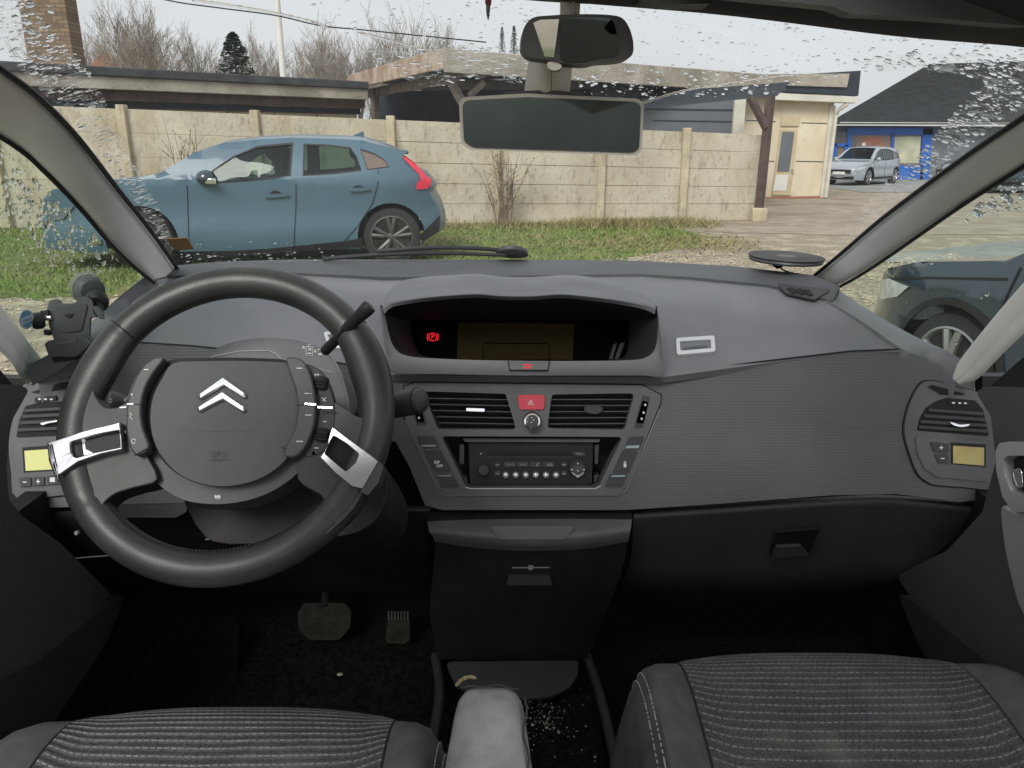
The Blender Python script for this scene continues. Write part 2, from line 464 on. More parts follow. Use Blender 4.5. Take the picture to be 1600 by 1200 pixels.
def seat_cloth():
    m = mat('striped_seat_cloth', (.105, .107, .112), .95, var=.15, vscale=12)
    nt = m.node_tree; L = nt.links; b = nt.nodes['Principled BSDF']
    tc = N(nt, 'ShaderNodeTexCoord'); sx = N(nt, 'ShaderNodeSeparateXYZ'); L.new(tc.outputs['Object'], sx.inputs[0])
    no = N(nt, 'ShaderNodeTexNoise'); no.inputs['Scale'].default_value = 9; L.new(tc.outputs['Object'], no.inputs['Vector'])
    v = math_n(nt, 'MULTIPLY_ADD', sx.outputs['Z'], -.9, sx.outputs['Y'])
    v = math_n(nt, 'MULTIPLY_ADD', no.outputs['Fac'], .006, v)
    rowf = math_n(nt, 'DIVIDE', v, .0100)
    fr = math_n(nt, 'FRACT', rowf); row = math_n(nt, 'FLOOR', rowf)
    line = math_n(nt, 'LESS_THAN', fr, .15)
    dx = math_n(nt, 'FRACT', math_n(nt, 'MULTIPLY_ADD', row, .37, math_n(nt, 'DIVIDE', sx.outputs['X'], .0075)))
    dash = math_n(nt, 'LESS_THAN', dx, .72)
    n2 = N(nt, 'ShaderNodeTexNoise'); n2.inputs['Scale'].default_value = 60; L.new(tc.outputs['Object'], n2.inputs['Vector'])
    amt = math_n(nt, 'MULTIPLY', math_n(nt, 'MULTIPLY', line, dash), math_n(nt, 'MULTIPLY_ADD', n2.outputs['Fac'], .75, -.05))
    # dark weave between the lines
    ch = N(nt, 'ShaderNodeTexNoise'); ch.inputs['Scale'].default_value = 420; L.new(tc.outputs['Object'], ch.inputs['Vector'])
    dk = N(nt, 'ShaderNodeMapRange'); dk.inputs['From Min'].default_value = .42; dk.inputs['From Max'].default_value = .58
    L.new(ch.outputs['Fac'], dk.inputs['Value'])
    mx0 = nt.nodes[m['mx']]
    mA = N(nt, 'ShaderNodeMix'); mA.data_type = 'RGBA'; L.new(math_n(nt, 'MULTIPLY', dk.outputs[0], .6), mA.inputs['Factor'])
    L.new(mx0.outputs['Result'], mA.inputs['A']); mA.inputs['B'].default_value = (.03, .03, .032, 1)
    mB = N(nt, 'ShaderNodeMix'); mB.data_type = 'RGBA'; L.new(amt, mB.inputs['Factor'])
    L.new(mA.outputs['Result'], mB.inputs['A']); mB.inputs['B'].default_value = (.50, .50, .475, 1)
    # dusty stains
    st = N(nt, 'ShaderNodeTexNoise'); st.inputs['Scale'].default_value = 11; L.new(tc.outputs['Object'], st.inputs['Vector'])
    sr = N(nt, 'ShaderNodeMapRange'); sr.inputs['From Min'].default_value = .56; sr.inputs['From Max'].default_value = .75; sr.inputs['To Max'].default_value = .35
    L.new(st.outputs['Fac'], sr.inputs['Value'])
    mC = N(nt, 'ShaderNodeMix'); mC.data_type = 'RGBA'; L.new(sr.outputs[0], mC.inputs['Factor'])
    L.new(mB.outputs['Result'], mC.inputs['A']); mC.inputs['B'].default_value = (.30, .28, .23, 1)
    L.new(mC.outputs['Result'], b.inputs['Base Color'])
    bp = N(nt, 'ShaderNodeBump'); bp.inputs['Distance'].default_value = .0015; bp.inputs['Strength'].default_value = .6
    L.new(math_n(nt, 'SINE', math_n(nt, 'MULTIPLY', rowf, 2 * math.pi)), bp.inputs['Height']); L.new(bp.outputs[0], b.inputs['Normal'])
    return m
M['seat'] = seat_cloth()

# outdoor materials
M['concrete'] = mat('concrete_panel', (.58, .535, .425), .9, col2=(.44, .395, .305), vscale=1.5, bump=.5, bscale=18, bdist=.02, detail=8, lo=.3, hi=.72)
M['post'] = mat('concrete_post', (.58, .50, .36), .9, col2=(.42, .36, .25), vscale=3, bump=.4, bscale=25, bdist=.02, detail=8)
M['bluepaint'] = mat('teal_car_paint', (.085, .150, .196), .28, var=.04, vscale=1, coat=.22, spec=.25, rvar=.03)
M['darkpaint'] = mat('dark_car_paint', (.018, .034, .05), .22, var=.04, vscale=1, coat=1, rvar=.03)
M['silver'] = mat('silver_car_paint', (.38, .42, .47), .3, var=.03, vscale=1, coat=1, metal=.2, rvar=.03)
M['tyre'] = mat('tyre', (.022, .022, .021), .8, var=.2, vscale=20)
M['alloy'] = mat('grey_alloy', (.10, .097, .09), .4, metal=.5, var=.15, vscale=12)
M['alloysilver'] = mat('silver_alloy', (.38, .38, .38), .3, metal=.7, var=.05)
M['taillight'] = mat('tail_light', (.62, .02, .05), .25, coat=1, var=.1, vscale=6, emit=(1, .02, .08), estr=.18)
M['lamp'] = mat('lamp_lens', (.6, .65, .66), .12, coat=1, var=.2, vscale=14)
M['lensdark'] = mat('dark_lens', (.07, .085, .09), .2, coat=1, var=.3, vscale=14)
M['plate'] = mat('plate_white', (.75, .75, .74), .5)
M['cladding'] = mat('cream_cladding', (.74, .67, .52), .8, col2=(.62, .53, .38), vscale=.9, bump=.1, bscale=30, detail=7)
M['fascia'] = mat('old_fascia', (.48, .445, .38), .85, col2=(.27, .245, .20), vscale=1.4, bump=.3, bscale=22, bdist=.02, detail=8)
M['fasciarust'] = mat('stained_fascia', (.56, .48, .39), .85, col2=(.36, .23, .16), vscale=2.0, bump=.3, bscale=22, bdist=.02, detail=8)
M['felt'] = mat('roof_felt', (.055, .06, .065), .85, var=.25, vscale=2, bump=.3, bscale=30, bdist=.02)
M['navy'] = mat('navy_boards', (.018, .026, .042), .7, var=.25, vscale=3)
M['navyroof'] = mat('navy_roof', (.03, .04, .056), .5, var=.2, vscale=3)
M['garage'] = mat('garage_door', (.13, .145, .165), .6, var=.1, vscale=1.5)
M['slate'] = mat('slate_roof', (.04, .045, .05), .75, var=.25, vscale=3, bump=.5, bscale=14, bdist=.05, detail=7)
M['blueframe'] = mat('blue_frame', (.01, .11, .46), .5, var=.08, vscale=3)
M['timber'] = mat('brown_timber', (.085, .055, .045), .8, var=.25, vscale=6, bump=.4, bscale=40, bdist=.01)
M['oldtimber'] = mat('grey_timber', (.20, .17, .14), .85, var=.25, vscale=6, bump=.4, bscale=40, bdist=.01)
M['bark'] = mat('bark', (.24, .20, .18), .9, var=.3, vscale=4)
M['twigs'] = mat('twigs', (.27, .24, .205), .9, var=.25, vscale=2)
M['needles'] = mat('needles', (.05, .07, .04), .9, var=.4, vscale=2)
M['stone'] = mat('gravel_stone', (.56, .49, .36), .9, col2=(.28, .24, .18), vscale=30)
M['torn'] = mat('torn_foam', (.30, .24, .13), .8, var=.4, vscale=200)
M['white'] = mat('white_paint', (.75, .74, .70), .6, var=.05, vscale=4)
M['gutter'] = mat('pvc_gutter', (.62, .60, .52), .6, var=.1, vscale=4)
M['doorwood'] = mat('door_cream', (.60, .52, .36), .7, col2=(.50, .40, .22), vscale=3)
M['redroof'] = mat('red_tile', (.50, .12, .05), .8, var=.2, vscale=3)
M['brickred'] = mat('red_brick_wall', (.32, .14, .09), .85, var=.2, vscale=2)
M['winglass'] = mat('shop_glass', (.10, .10, .10), .06, var=.2, rvar=.02, col2=(.30, .20, .14), vscale=.9)
M['blind'] = mat('pale_blind', (.5, .5, .36), .6, var=.15, vscale=2)
M['grey'] = mat('grey_metal', (.3, .3, .3), .6)
M['shrub'] = mat('shrub_twigs', (.20, .15, .10), .9, var=.3, vscale=4)

def brick_mat():
    m = mat('yellow_brick', (.4, .3, .2), .9)
    nt = m.node_tree; L = nt.links; b = nt.nodes['Principled BSDF']
    tc = N(nt, 'ShaderNodeTexCoord'); mp = N(nt, 'ShaderNodeMapping'); mp.inputs['Rotation'].default_value = (R(90), 0, 0)
    L.new(tc.outputs['Object'], mp.inputs[0])
    br = N(nt, 'ShaderNodeTexBrick'); br.inputs['Scale'].default_value = 1
    br.inputs['Color1'].default_value = (.29, .205, .125, 1); br.inputs['Color2'].default_value = (.17, .12, .075, 1); br.inputs['Mortar'].default_value = (.14, .115, .09, 1)
    br.inputs['Brick Width'].default_value = .21; br.inputs['Row Height'].default_value = .072; br.inputs['Mortar Size'].default_value = .011
    L.new(mp.outputs[0], br.inputs['Vector']); L.new(br.outputs['Color'], b.inputs['Base Color'])
    return m
M['brick'] = brick_mat()

def stained(m, dark, s=(1.3, 1.3, .5), amt=.55, moss=(.30, .25, .10)):
    nt = m.node_tree; L = nt.links; b = nt.nodes['Principled BSDF']
    tc = N(nt, 'ShaderNodeTexCoord'); geo = N(nt, 'ShaderNodeNewGeometry')
    mp = N(nt, 'ShaderNodeMapping'); mp.inputs['Scale'].default_value = s; L.new(geo.outputs['Position'], mp.inputs[0])
    prev = nt.nodes[m['mx']].outputs['Result']
    for sc, lo, hi, c, a in ((1.1, .52, .72, moss, amt), (4.5, .54, .70, dark, amt * .8), (16, .56, .66, dark, amt * .7)):
        no = N(nt, 'ShaderNodeTexNoise'); no.inputs['Scale'].default_value = sc; no.inputs['Detail'].default_value = 9; no.inputs['Roughness'].default_value = .65
        L.new(mp.outputs[0], no.inputs['Vector'])
        r = N(nt, 'ShaderNodeMapRange'); r.inputs['From Min'].default_value = lo; r.inputs['From Max'].default_value = hi; r.inputs['To Max'].default_value = a
        L.new(no.outputs['Fac'], r.inputs['Value'])
        x = N(nt, 'ShaderNodeMix'); x.data_type = 'RGBA'; L.new(r.outputs[0], x.inputs['Factor']); L.new(prev, x.inputs['A']); x.inputs['B'].default_value = (*c, 1)
        prev = x.outputs['Result']
    L.new(prev, b.inputs['Base Color'])
stained(M['concrete'], (.20, .165, .12), moss=(.36, .28, .15), amt=.8)
stained(M['post'], (.18, .15, .11), moss=(.30, .25, .15))
stained(M['cladding'], (.30, .24, .16), amt=.3, moss=(.55, .40, .2))
stained(M['fascia'], (.10, .09, .075), s=(.8, .8, 2), amt=.6, moss=(.25, .22, .18))
stained(M['fasciarust'], (.14, .09, .06), s=(3, 3, .6), amt=.7, moss=(.34, .2, .13))
def ground_mat(name, c1, c2, s1, c3, s2, bump=.6, bs=60, bd=.02):
    m = mat(name, c1, .92, col2=c2, vscale=s1, detail=8, bump=bump, bscale=bs, bdist=bd)
    nt = m.node_tree; L = nt.links; b = nt.nodes['Principled BSDF']
    tc = N(nt, 'ShaderNodeTexCoord')
    no = N(nt, 'ShaderNodeTexNoise'); no.inputs['Scale'].default_value = s2; no.inputs['Detail'].default_value = 6
    L.new(tc.outputs['Object'], no.inputs['Vector'])
    rm = N(nt, 'ShaderNodeMapRange'); rm.inputs['From Min'].default_value = .5; rm.inputs['From Max'].default_value = .68
    L.new(no.outputs['Fac'], rm.inputs['Value'])
    mx = N(nt, 'ShaderNodeMix'); mx.data_type = 'RGBA'; L.new(rm.outputs[0], mx.inputs['Factor'])
    L.new(nt.nodes[m['mx']].outputs['Result'], mx.inputs['A']); mx.inputs['B'].default_value = (*c3, 1)
    L.new(mx.outputs['Result'], b.inputs['Base Color'])
    return m
M['gravel'] = ground_mat('gravel', (.50, .435, .31), (.24, .20, .145), 26, (.58, .51, .37), 3, .9, 70, .03)
M['lawn'] = ground_mat('lawn_soil', (.15, .19, .045), (.10, .13, .03), 5, (.23, .20, .08), 1.2, .6, 60)
M['blade'] = mat('grass_blade', (.15, .265, .04), .7, col2=(.26, .28, .09), vscale=1.1)
M['drygrass'] = mat('dry_grass', (.33, .27, .13), .8, col2=(.22, .22, .08), vscale=2)
M['asphalt'] = ground_mat('asphalt', (.30, .31, .29), (.22, .23, .21), 8, (.36, .37, .34), .8, .5, 90)
M['path'] = ground_mat('path', (.42, .36, .28), (.30, .25, .19), 3, (.25, .19, .14), .7, .4, 60)

# ------------------------------------------------------------------ world and light
w = bpy.data.worlds.new('World'); scene.world = w; w.use_nodes = True
nt = w.node_tree; bg = nt.nodes['Background']
SUN_EL, SUN_AZ = 40, 200
sky = nt.nodes.new('ShaderNodeTexSky'); sky.sky_type = 'NISHITA'; sky.sun_disc = False
sky.sun_elevation = R(SUN_EL); sky.sun_rotation = R(SUN_AZ); sky.air_density = 1; sky.dust_density = 4; sky.ozone_density = 1
hs = nt.nodes.new('ShaderNodeHueSaturation'); hs.inputs['Saturation'].default_value = .14
nt.links.new(sky.outputs[0], hs.inputs['Color'])
tcw = nt.nodes.new('ShaderNodeTexCoord'); cn = nt.nodes.new('ShaderNodeTexNoise'); cn.inputs['Scale'].default_value = 2.2; cn.inputs['Detail'].default_value = 6
mpw = nt.nodes.new('ShaderNodeMapping'); mpw.inputs['Scale'].default_value = (1, 1, 3)
nt.links.new(tcw.outputs['Generated'], mpw.inputs[0]); nt.links.new(mpw.outputs[0], cn.inputs['Vector'])
cm = nt.nodes.new('ShaderNodeMix'); cm.data_type = 'RGBA'; cm.inputs['Factor'].default_value = .72
# cloud deck: even pale grey, slightly mottled, over the sky texture
rmp = nt.nodes.new('ShaderNodeMapRange'); rmp.inputs['From Min'].default_value = .3; rmp.inputs['From Max'].default_value = .7
rmp.inputs['To Min'].default_value = 6.3; rmp.inputs['To Max'].default_value = 7.3
nt.links.new(cn.outputs['Fac'], rmp.inputs['Value'])
cc = nt.nodes.new('ShaderNodeCombineColor')
for i, k in enumerate((.965, .99, 1.03)): nt.links.new(math_n(nt, 'MULTIPLY', rmp.outputs[0], k), cc.inputs[i])
nt.links.new(hs.outputs[0], cm.inputs['A']); nt.links.new(cc.outputs[0], cm.inputs['B'])
nt.links.new(cm.outputs['Result'], bg.inputs['Color'])
bg.inputs['Strength'].default_value = .132
sl = bpy.data.lights.new('sun', 'SUN'); sl.energy = 2.2; sl.angle = R(25); sl.color = (1, .96, .9)
so = bpy.data.objects.new('sun', sl); COL.objects.link(so)
az = R(SUN_AZ)
sd = Vector((math.sin(az) * math.cos(R(SUN_EL)), math.cos(az) * math.cos(R(SUN_EL)), math.sin(R(SUN_EL))))
so.rotation_euler = sd.to_track_quat('Z', 'Y').to_euler(); so.location = (0, -3, 8)
scene.view_settings.view_transform = 'Standard'; scene.view_settings.look = 'None'
scene.view_settings.exposure = 0; scene.view_settings.gamma = 1
scene.render.engine = 'CYCLES'
scene.cycles.max_bounces = 14; scene.cycles.transparent_max_bounces = 24; scene.cycles.transmission_bounces = 10
scene.cycles.caustics_refractive = False; scene.cycles.caustics_reflective = False


# ================================================================== CABIN SHELL
cabin = thing('car_cabin', 'dark cabin shell of the car seen from inside, with wet windscreen and grey roof pillars', 'car body', (0, .8, 0))
def strip_ws(poly, off, name, m, thick, **kw): return panel(name, m, poly, WS, off, thick, cabin, **kw)
# windscreen pane: built parametrically so that it runs behind the pillars and under the header
def ws_pt(x, z, off=0):
    y = (1.043 - z) / .447 + 1.75 - .6 * x * x
    p = Vector((x, y, z))
    return p + WS.n(p) * off
bm = bmesh.new()
rows = []
for i in range(15):
    z = 1.035 + (1.455 - 1.035) * i / 14
    hw = .66 - .10 * (i / 14)
    rows.append([ws_pt(-hw + 2 * hw * j / 24, z) for j in range(25)])
grid(bm, rows)
obj('windscreen', bm, M['glass'], cabin)
tint = [(-.66, .66)]
# roof pillars beside the windscreen
def pillar(name, upper, lower, m, bulge, su, sl_, du=.012, dl=.012, label=None, nv=40):
    A = cr([tuple(su.hit(x, y, du)) for x, y in upper], nv)
    B = cr([tuple(sl_.hit(x, y, dl)) for x, y in lower], nv)
    rows = []
    for a, b in zip(A, B):
        nn = (CAM - (a + b) / 2).normalized()
        r = []
        for k in range(11):
            t = k / 10
            r.append(a.lerp(b, t) + nn * bulge * (1 - (2 * t - 1) ** 4))
        r = [a - nn * .03] + r + [b - nn * .03]
        rows.append(r)
    bm = bmesh.new(); grid(bm, rows)
    return obj(name, bm, m, cabin, label=label, smooth=60)
UL = [(-330, -150), (-150, -15), (0, 92), (60, 140), (120, 205), (180, 285), (230, 350), (276, 418)]
LL = [(-330, 45), (-150, 130), (0, 216), (55, 262), (110, 318), (160, 375), (200, 412), (228, 434)]
UR = [(1930, -60), (1760, 55), (1600, 168), (1530, 217), (1450, 277), (1380, 332), (1320, 385), (1266, 431)]
LR = [(1930, 70), (1760, 165), (1600, 262), (1520, 312), (1450, 360), (1390, 401), (1345, 429), (1308, 448)]
pillar('roof_pillar', UL, LL, M['pillar'], .016, WS, SL, label='left roof pillar in grey trim')
pillar('roof_pillar', UR, LR, M['pillar'], .016, WS, SR, label='right roof pillar in grey trim')
def edge_line(name, pts, surf, off, w):
    P = cr([tuple(surf.hit(x, y, off)) for x, y in pts], 40)
    return tube(name, M['rubber'], P, w, cabin, n=6)
edge_line('rubber_seal', [(x + 3, y - 3) for x, y in UL], WS, .016, .0036)
edge_line('rubber_seal', [(x - 1, y + 4) for x, y in LL], SL, .016, .0030)
edge_line('rubber_seal', [(x - 3, y - 2) for x, y in UR], WS, .016, .0033)
edge_line('rubber_seal', [(x + 1, y + 4) for x, y in LR], SR, .016, .0028)
# front door pillars (pale)
def door_pillar(edgeA, edgeB, label):
    A = cr([tuple(at(*q)) for q in edgeA], 16); B = cr([tuple(at(*q)) for q in edgeB], 16)
    bm = bmesh.new(); rows = []
    for a, b in zip(A, B):
        nn = (CAM - (a + b) / 2).normalized()
        rows.append([a - nn * .03] + [a.lerp(b, k / 12) + nn * (.010 * (1 - (k / 6 - 1) ** 4) - (.003 if k == 7 else 0)) for k in range(13)] + [b - nn * .03])
    grid(bm, rows)
    return obj('door_pillar', bm, M['pale'], cabin, label=label, smooth=60)
door_pillar([(1760, 280, .80), (1600, 441, .95), (1510, 549, 1.08), (1484, 588, 1.11)],
            [(1760, 390, .78), (1600, 521, .93), (1530, 590, 1.04), (1502, 603, 1.085)], 'right pale door pillar')
door_pillar([(-160, 290, .80), (0, 476, .96), (45, 535, 1.04), (76, 576, 1.10)],
            [(-160, 410, .78), (0, 548, .93), (30, 586, 1.02), (43, 601, 1.06)], 'left pale door pillar')
# quarter windows
panel('quarter_window', M['sideglass'], [(1930, 20), (1600, 235), (1450, 330), (1290, 440), (1300, 470), (1400, 530), (1520, 590), (1760, 400), (1930, 200)], SR, 0, 0, cabin, cuts=(60, 60), label='right quarter window')
panel('quarter_window', M['sideglass'], [(-300, 20), (0, 190), (120, 300), (245, 440), (170, 470), (80, 590), (30, 590), (-100, 400), (-300, 300)], SL, 0, 0, cabin, cuts=(60, 60), label='left quarter window')
# header over the windscreen, right-hand sun visor edge
loft('roof_header', M['header'], [[at(-200, -190, .86), at(400, -75, .86), at(800, -22, .87), at(1130, -4, .865), at(1400, 32, .845), at(1600, 52, .80), at(1850, 80, .72)],
     [at(-200, -215, .80), at(400, -105, .80), at(800, -50, .81), at(1130, -14, .79), at(1400, 16, .76), at(1600, 30, .72), at(1850, 55, .66)],
     [at(-200, -400, .60), at(400, -330, .62), at(800, -300, .64), at(1130, -260, .64), at(1400, -230, .62), at(1600, -210, .58), at(1850, -190, .52)]], cabin, nu=40, nv=12, thick=.012)
panel('visor_edge', M['dark'], rp([(1050, -40), (1118, -8), (1300, 10), (1330, 22), (1460, 28), (1640, 44), (1640, -60)], 12), yplane(.70), 0, .02, cabin, bevel=.006)
panel('visor_hinge', M['black'], rp([(985, -14), (1000, 0), (1035, 6), (1110, 6), (1120, -14)], 5), yplane(.74), 0, .03, cabin, bevel=.003)
# unseen pale roof lining, added to shade the cabin and bounce light; dark rear bench
bm = bmesh.new()
grid(bm, [[(x, y, 1.545 - .10 * (abs(x) / .56) ** 3 - .05 * max(0, (y - .1)) ** 1.0 - .02 * max(0, -y - .6)) for x in [-.56 + .08 * k for k in range(15)]] for y in [.36 - .11 * k for k in range(16)]])
bmesh.ops.solidify(bm, geom=bm.faces[:], thickness=-.02)
obj('unseen_headliner', bm, M['unseen_headliner'], cabin)
bm = bmesh.new(); add_box(bm, (0, -1.02, .62), (1.15, .18, .66)); add_box(bm, (0, -.75, .50), (1.15, .55, .16)); obj('rear_bench', bm, M['bolster'], cabin, bevel=.04)
# floor, firewall and side walls of the footwell
bm = bmesh.new()
add_box(bm, (0, .55, .33), (1.5, 2.3, .04))
obj('floor_carpet', bm, M['carpet'], cabin)
bm = bmesh.new()
add_box(bm, (0, 1.66, .66), (1.4, .04, .62)); add_box(bm, (-.72, .65, .58), (.03, 2.1, .44)); add_box(bm, (.72, .65, .58), (.03, 2.1, .44))
obj('firewall', bm, M['void'], cabin)
# bonnet beyond the windscreen base
loft('bonnet', M['darkpaint'], [[(-.72, 1.62, .93), (0, 1.80, 1.0), (.72, 1.62, .93)], [(-.72, 2.1, .84), (0, 2.25, .89), (.72, 2.1, .84)], [(-.66, 2.5, .66), (0, 2.7, .70), (.66, 2.5, .66)]], cabin, nu=14, nv=8, thick=.01)
loft('scuttle', M['black'], [[ws_pt(-.64, 1.036, -.012), ws_pt(-.3, 1.036, -.012), ws_pt(0, 1.036, -.012), ws_pt(.3, 1.036, -.012), ws_pt(.64, 1.036, -.012)], [Vector((-.7, 1.62, .94)), Vector((-.35, 1.74, .985)), Vector((0, 1.80, 1.003)), Vector((.35, 1.74, .985)), Vector((.7, 1.62, .94))]], cabin, nu=20, nv=5)

# ================================================================== RAIN ON THE GLASS
def in_poly(x, y, P):
    c = False; j = len(P) - 1
    for i in range(len(P)):
        if (P[i][1] > y) != (P[j][1] > y) and x < (P[j][0] - P[i][0]) * (y - P[i][1]) / (P[j][1] - P[i][1]) + P[i][0]: c = not c
        j = i
    return c
def drops(bm, surf, poly, n, rx, asp, slant, outside=-.0005, rnd=random):
    xs = [p[0] for p in poly]; ys = [p[1] for p in poly]
    k = 0; tries = 0
    while k < n and tries < n * 20:
        tries += 1
        x, y = rnd.uniform(min(xs), max(xs)), rnd.uniform(min(ys), max(ys))
        if not in_poly(x, y, poly): continue
        k += 1
        p = surf.hit(x, y)
        nn = -surf.n(p)
        a = rx * (rnd.random() ** 3 * 2.4 + .42)
        b = a / asp * rnd.uniform(.7, 1.3)
        s = rnd.gauss(slant, .25)
        ux = Vector((1, 0, 0)); ux = (ux - nn * ux.dot(nn)).normalized(); uy = nn.cross(ux)
        u = ux * math.cos(s) + uy * math.sin(s); v = nn.cross(u)
        h = min(a, b) * .42
        o = p + nn * .0006
        rows = []
        for hh, rr in ((0, 1), (.55, .86), (.88, .5)):
            rows.append([o + nn * h * hh + (u * a * math.cos(t) * (1 + .25 * math.sin(3 * t + x)) + v * b * 1.8 * math.sin(t)) * rr for t in [2 * math.pi * q / 8 for q in range(8)]])
        V = grid(bm, rows, True)
        c = bm.verts.new(o + nn * h)
        for q in range(8): bm.faces.new((V[-1][q], V[-1][(q+1) % 8], c))
        bm.faces.new(V[0][::-1])
bm = bmesh.new()
rd = random.Random(3)
skyband = [(640, -40), (1330, 40), (1600, 60), (1600, 130), (1330, 112), (1180, 128), (900, 108), (700, 78), (560, 60), (480, 40), (460, -40)]
drops(bm, WS, skyband, 900, .0010, 2.0, .15, rnd=rd)
drops(bm, WS, [(890, 105), (1190, 110), (1330, 118), (1180, 150), (900, 160)], 150, .0012, 1.4, .2, rnd=rd)
drops(bm, WS, [(1330, 60), (1600, 60), (1600, 170), (1470, 270), (1330, 380), (1290, 400), (1380, 290), (1460, 220), (1560, 110), (1330, 108)], 150, .0012, 1.8, .5, rnd=rd)
drops(bm, WS, [(-60, -60), (60, -40), (120, 80), (170, 170), (250, 330), (280, 400), (180, 270), (60, 120)], 170, .0012, 1.6, -.5, rnd=rd)
drops(bm, WS, [(280, 395), (560, 398), (540, 410), (290, 412)], 90, .0016, 1.5, 0, rnd=rd)
drops(bm, WS, [(290, 380), (480, 375), (520, 400), (290, 402)], 45, .0011, 1.2, 0, rnd=rd)
obj('raindrops', bm, M['water'], kind='stuff', label='raindrops scattered over the upper windscreen and its corners', cat='raindrops')
bm = bmesh.new()
drops(bm, SL, [(0, 230), (70, 290), (150, 370), (200, 420), (120, 430), (60, 415), (20, 330), (0, 340)], 520, .0013, 1.0, .4, rnd=rd)
drops(bm, SL, [(0, 300), (60, 330), (80, 470), (0, 430)], 60, .0009, 1.0, .4, rnd=rd)
drops(bm, SR, [(1520, 325), (1600, 270), (1640, 300), (1600, 330), (1510, 345)], 170, .0013, 1.0, .4, rnd=rd)
drops(bm, SR, [(1440, 400), (1560, 420), (1510, 560), (1400, 500)], 22, .0009, 1.0, .4, rnd=rd)
obj('side_raindrops', bm, M['water'], kind='stuff', label='small raindrops on the two quarter windows', cat='raindrops')
# wet smears left outside the wiper sweep: thin milky film with streaks of small runs
bm = bmesh.new()
FILMS = [[(-60, -20), (30, -20), (60, 20), (95, 70), (128, 95), (150, 130), (165, 165), (120, 172), (75, 150), (20, 95), (-50, 30)],
  [(118, 195), (150, 175), (200, 240), (250, 330), (272, 390), (240, 350), (180, 275)],
  [(1335, 95), (1420, 82), (1620, 90), (1620, 150), (1560, 190), (1470, 255), (1390, 320), (1330, 368), (1300, 380), (1370, 300), (1440, 235), (1500, 165), (1540, 125), (1480, 112), (1380, 110)],
  [(560, 75), (640, 78), (760, 72), (832, 90), (828, 130), (760, 122), (690, 135), (640, 125), (600, 100)]]
for P in FILMS:
    b = flat(sp(P, 4), (), (20, 20))
    for v in b.verts: v.co = WS.hit(v.co.x, v.co.y, .0015)
    me = bpy.data.meshes.new('t'); b.to_mesh(me); b.free(); bm.from_mesh(me); bpy.data.meshes.remove(me)
obj('rain_film', bm, M['film'], kind='stuff', label='streaky wet smears in the windscreen corners outside the wiper sweep', cat='rainwater', smooth=180)
bm = bmesh.new(); rd = random.Random(8)
drops(bm, WS, FILMS[0], 420, .0017, 3.2, -.25, rnd=rd); drops(bm, WS, FILMS[1], 200, .0017, 3.0, -.5, rnd=rd)
drops(bm, WS, FILMS[2], 560, .0019, 3.2, .45, rnd=rd); drops(bm, WS, FILMS[3], 260, .0017, 3.2, .25, rnd=rd)
drops(bm, WS, [(890, 105), (1190, 110), (1330, 118), (1180, 150), (900, 160)], 140, .0015, 3, .2, rnd=rd)
obj('water_streaks', bm, M['water'], kind='stuff', label='small slanting runs of water in the windscreen corners', cat='rainwater')

# thin trickle of water along the old wiper arcs
bm = bmesh.new()
for pts in ([(300, 2), (360, 10), (430, 22), (490, 36), (512, 46)], [(560, 52), (640, 72), (700, 88), (760, 108), (815, 130)], [(980, 170), (1060, 145), (1140, 130), (1230, 118)]):
    add_tube(bm, cr([tuple(WS.hit(x, y, -.0012)) for x, y in pts], 40), [.0007 + .0009 * abs(math.sin(i * 1.7)) for i in range(40)], 6)
obj('water_trickles', bm, M['water'], kind='stuff', label='thin trickles of rainwater along the wiper arcs', cat='rainwater')

# ================================================================== WIPER, STICKERS ON THE GLASS
wi = thing('windscreen_wiper', 'black windscreen wiper lying along the base of the wet windscreen', 'wiper', WS.hit(660, 403, -.02))
tube('wiper_blade', M['rubber'], cr([tuple(WS.hit(x, y, -.006)) for x, y in ((505, 409), (600, 402), (700, 400), (790, 403))], 20), .0045, wi, n=6)
tube('wiper_arm', M['black'], cr([tuple(WS.hit(x, y, -.016)) for x, y in ((590, 404), (680, 398), (760, 400), (820, 408))], 20), .005, wi, n=6)
panel('arm_joint', M['dark'], sp([(775, 402), (800, 398), (820, 402), (824, 410), (800, 412), (782, 409)], 3), WS, -.012, .01, wi, bevel=.003)
panel('windscreen_card', M['card'], [(258, 371), (291, 369), (303, 387), (274, 389)], WS, .003, .0008, None, label='small brown card stuck at the lower left corner of the windscreen', cat='card')
st = thing('round_window_sticker', 'small round blue and pale sticker on the left quarter window', 'sticker', SL.hit(38, 498, .002))
panel('disc', M['bluesticker'], ell(38, 498, 11, 15, 24), SL, .003, .0006, st)
panel('pale_rim', M['palesticker'], ell(38, 498, 11.5, 15.5, 24), SL, .0032, .0006, st, holes=[ell(38, 498, 9.6, 13.2, 24)])
panel('pale_band', M['palesticker'], [(29, 497), (46, 490), (48, 499), (30, 507)], SL, .0036, .0004, st)
for a in range(4): panel('mark', M['bluesticker'], [(32 + a * 3.6, 499 - a * 1.4), (34 + a * 3.6, 498 - a * 1.4), (34.6 + a * 3.6, 502 - a * 1.4), (32.4 + a * 3.6, 503 - a * 1.4)], SL, .004, .0003, st)
rl = thing('red_scrap', 'tiny red and grey scrap stuck high on the windscreen left of the mirrors', 'scrap', WS.hit(763, 12, .002))
panel('red_end', M['redleaf'], sp([(760, -8), (767, -6), (768, 6), (766, 14), (759, 12), (758, 2)], 3), WS, -.003, .0008, rl)
panel('grey_end', M['grey'], sp([(760, 12), (766, 13), (765, 26), (763, 36), (760, 26)], 3), WS, -.003, .0008, rl)

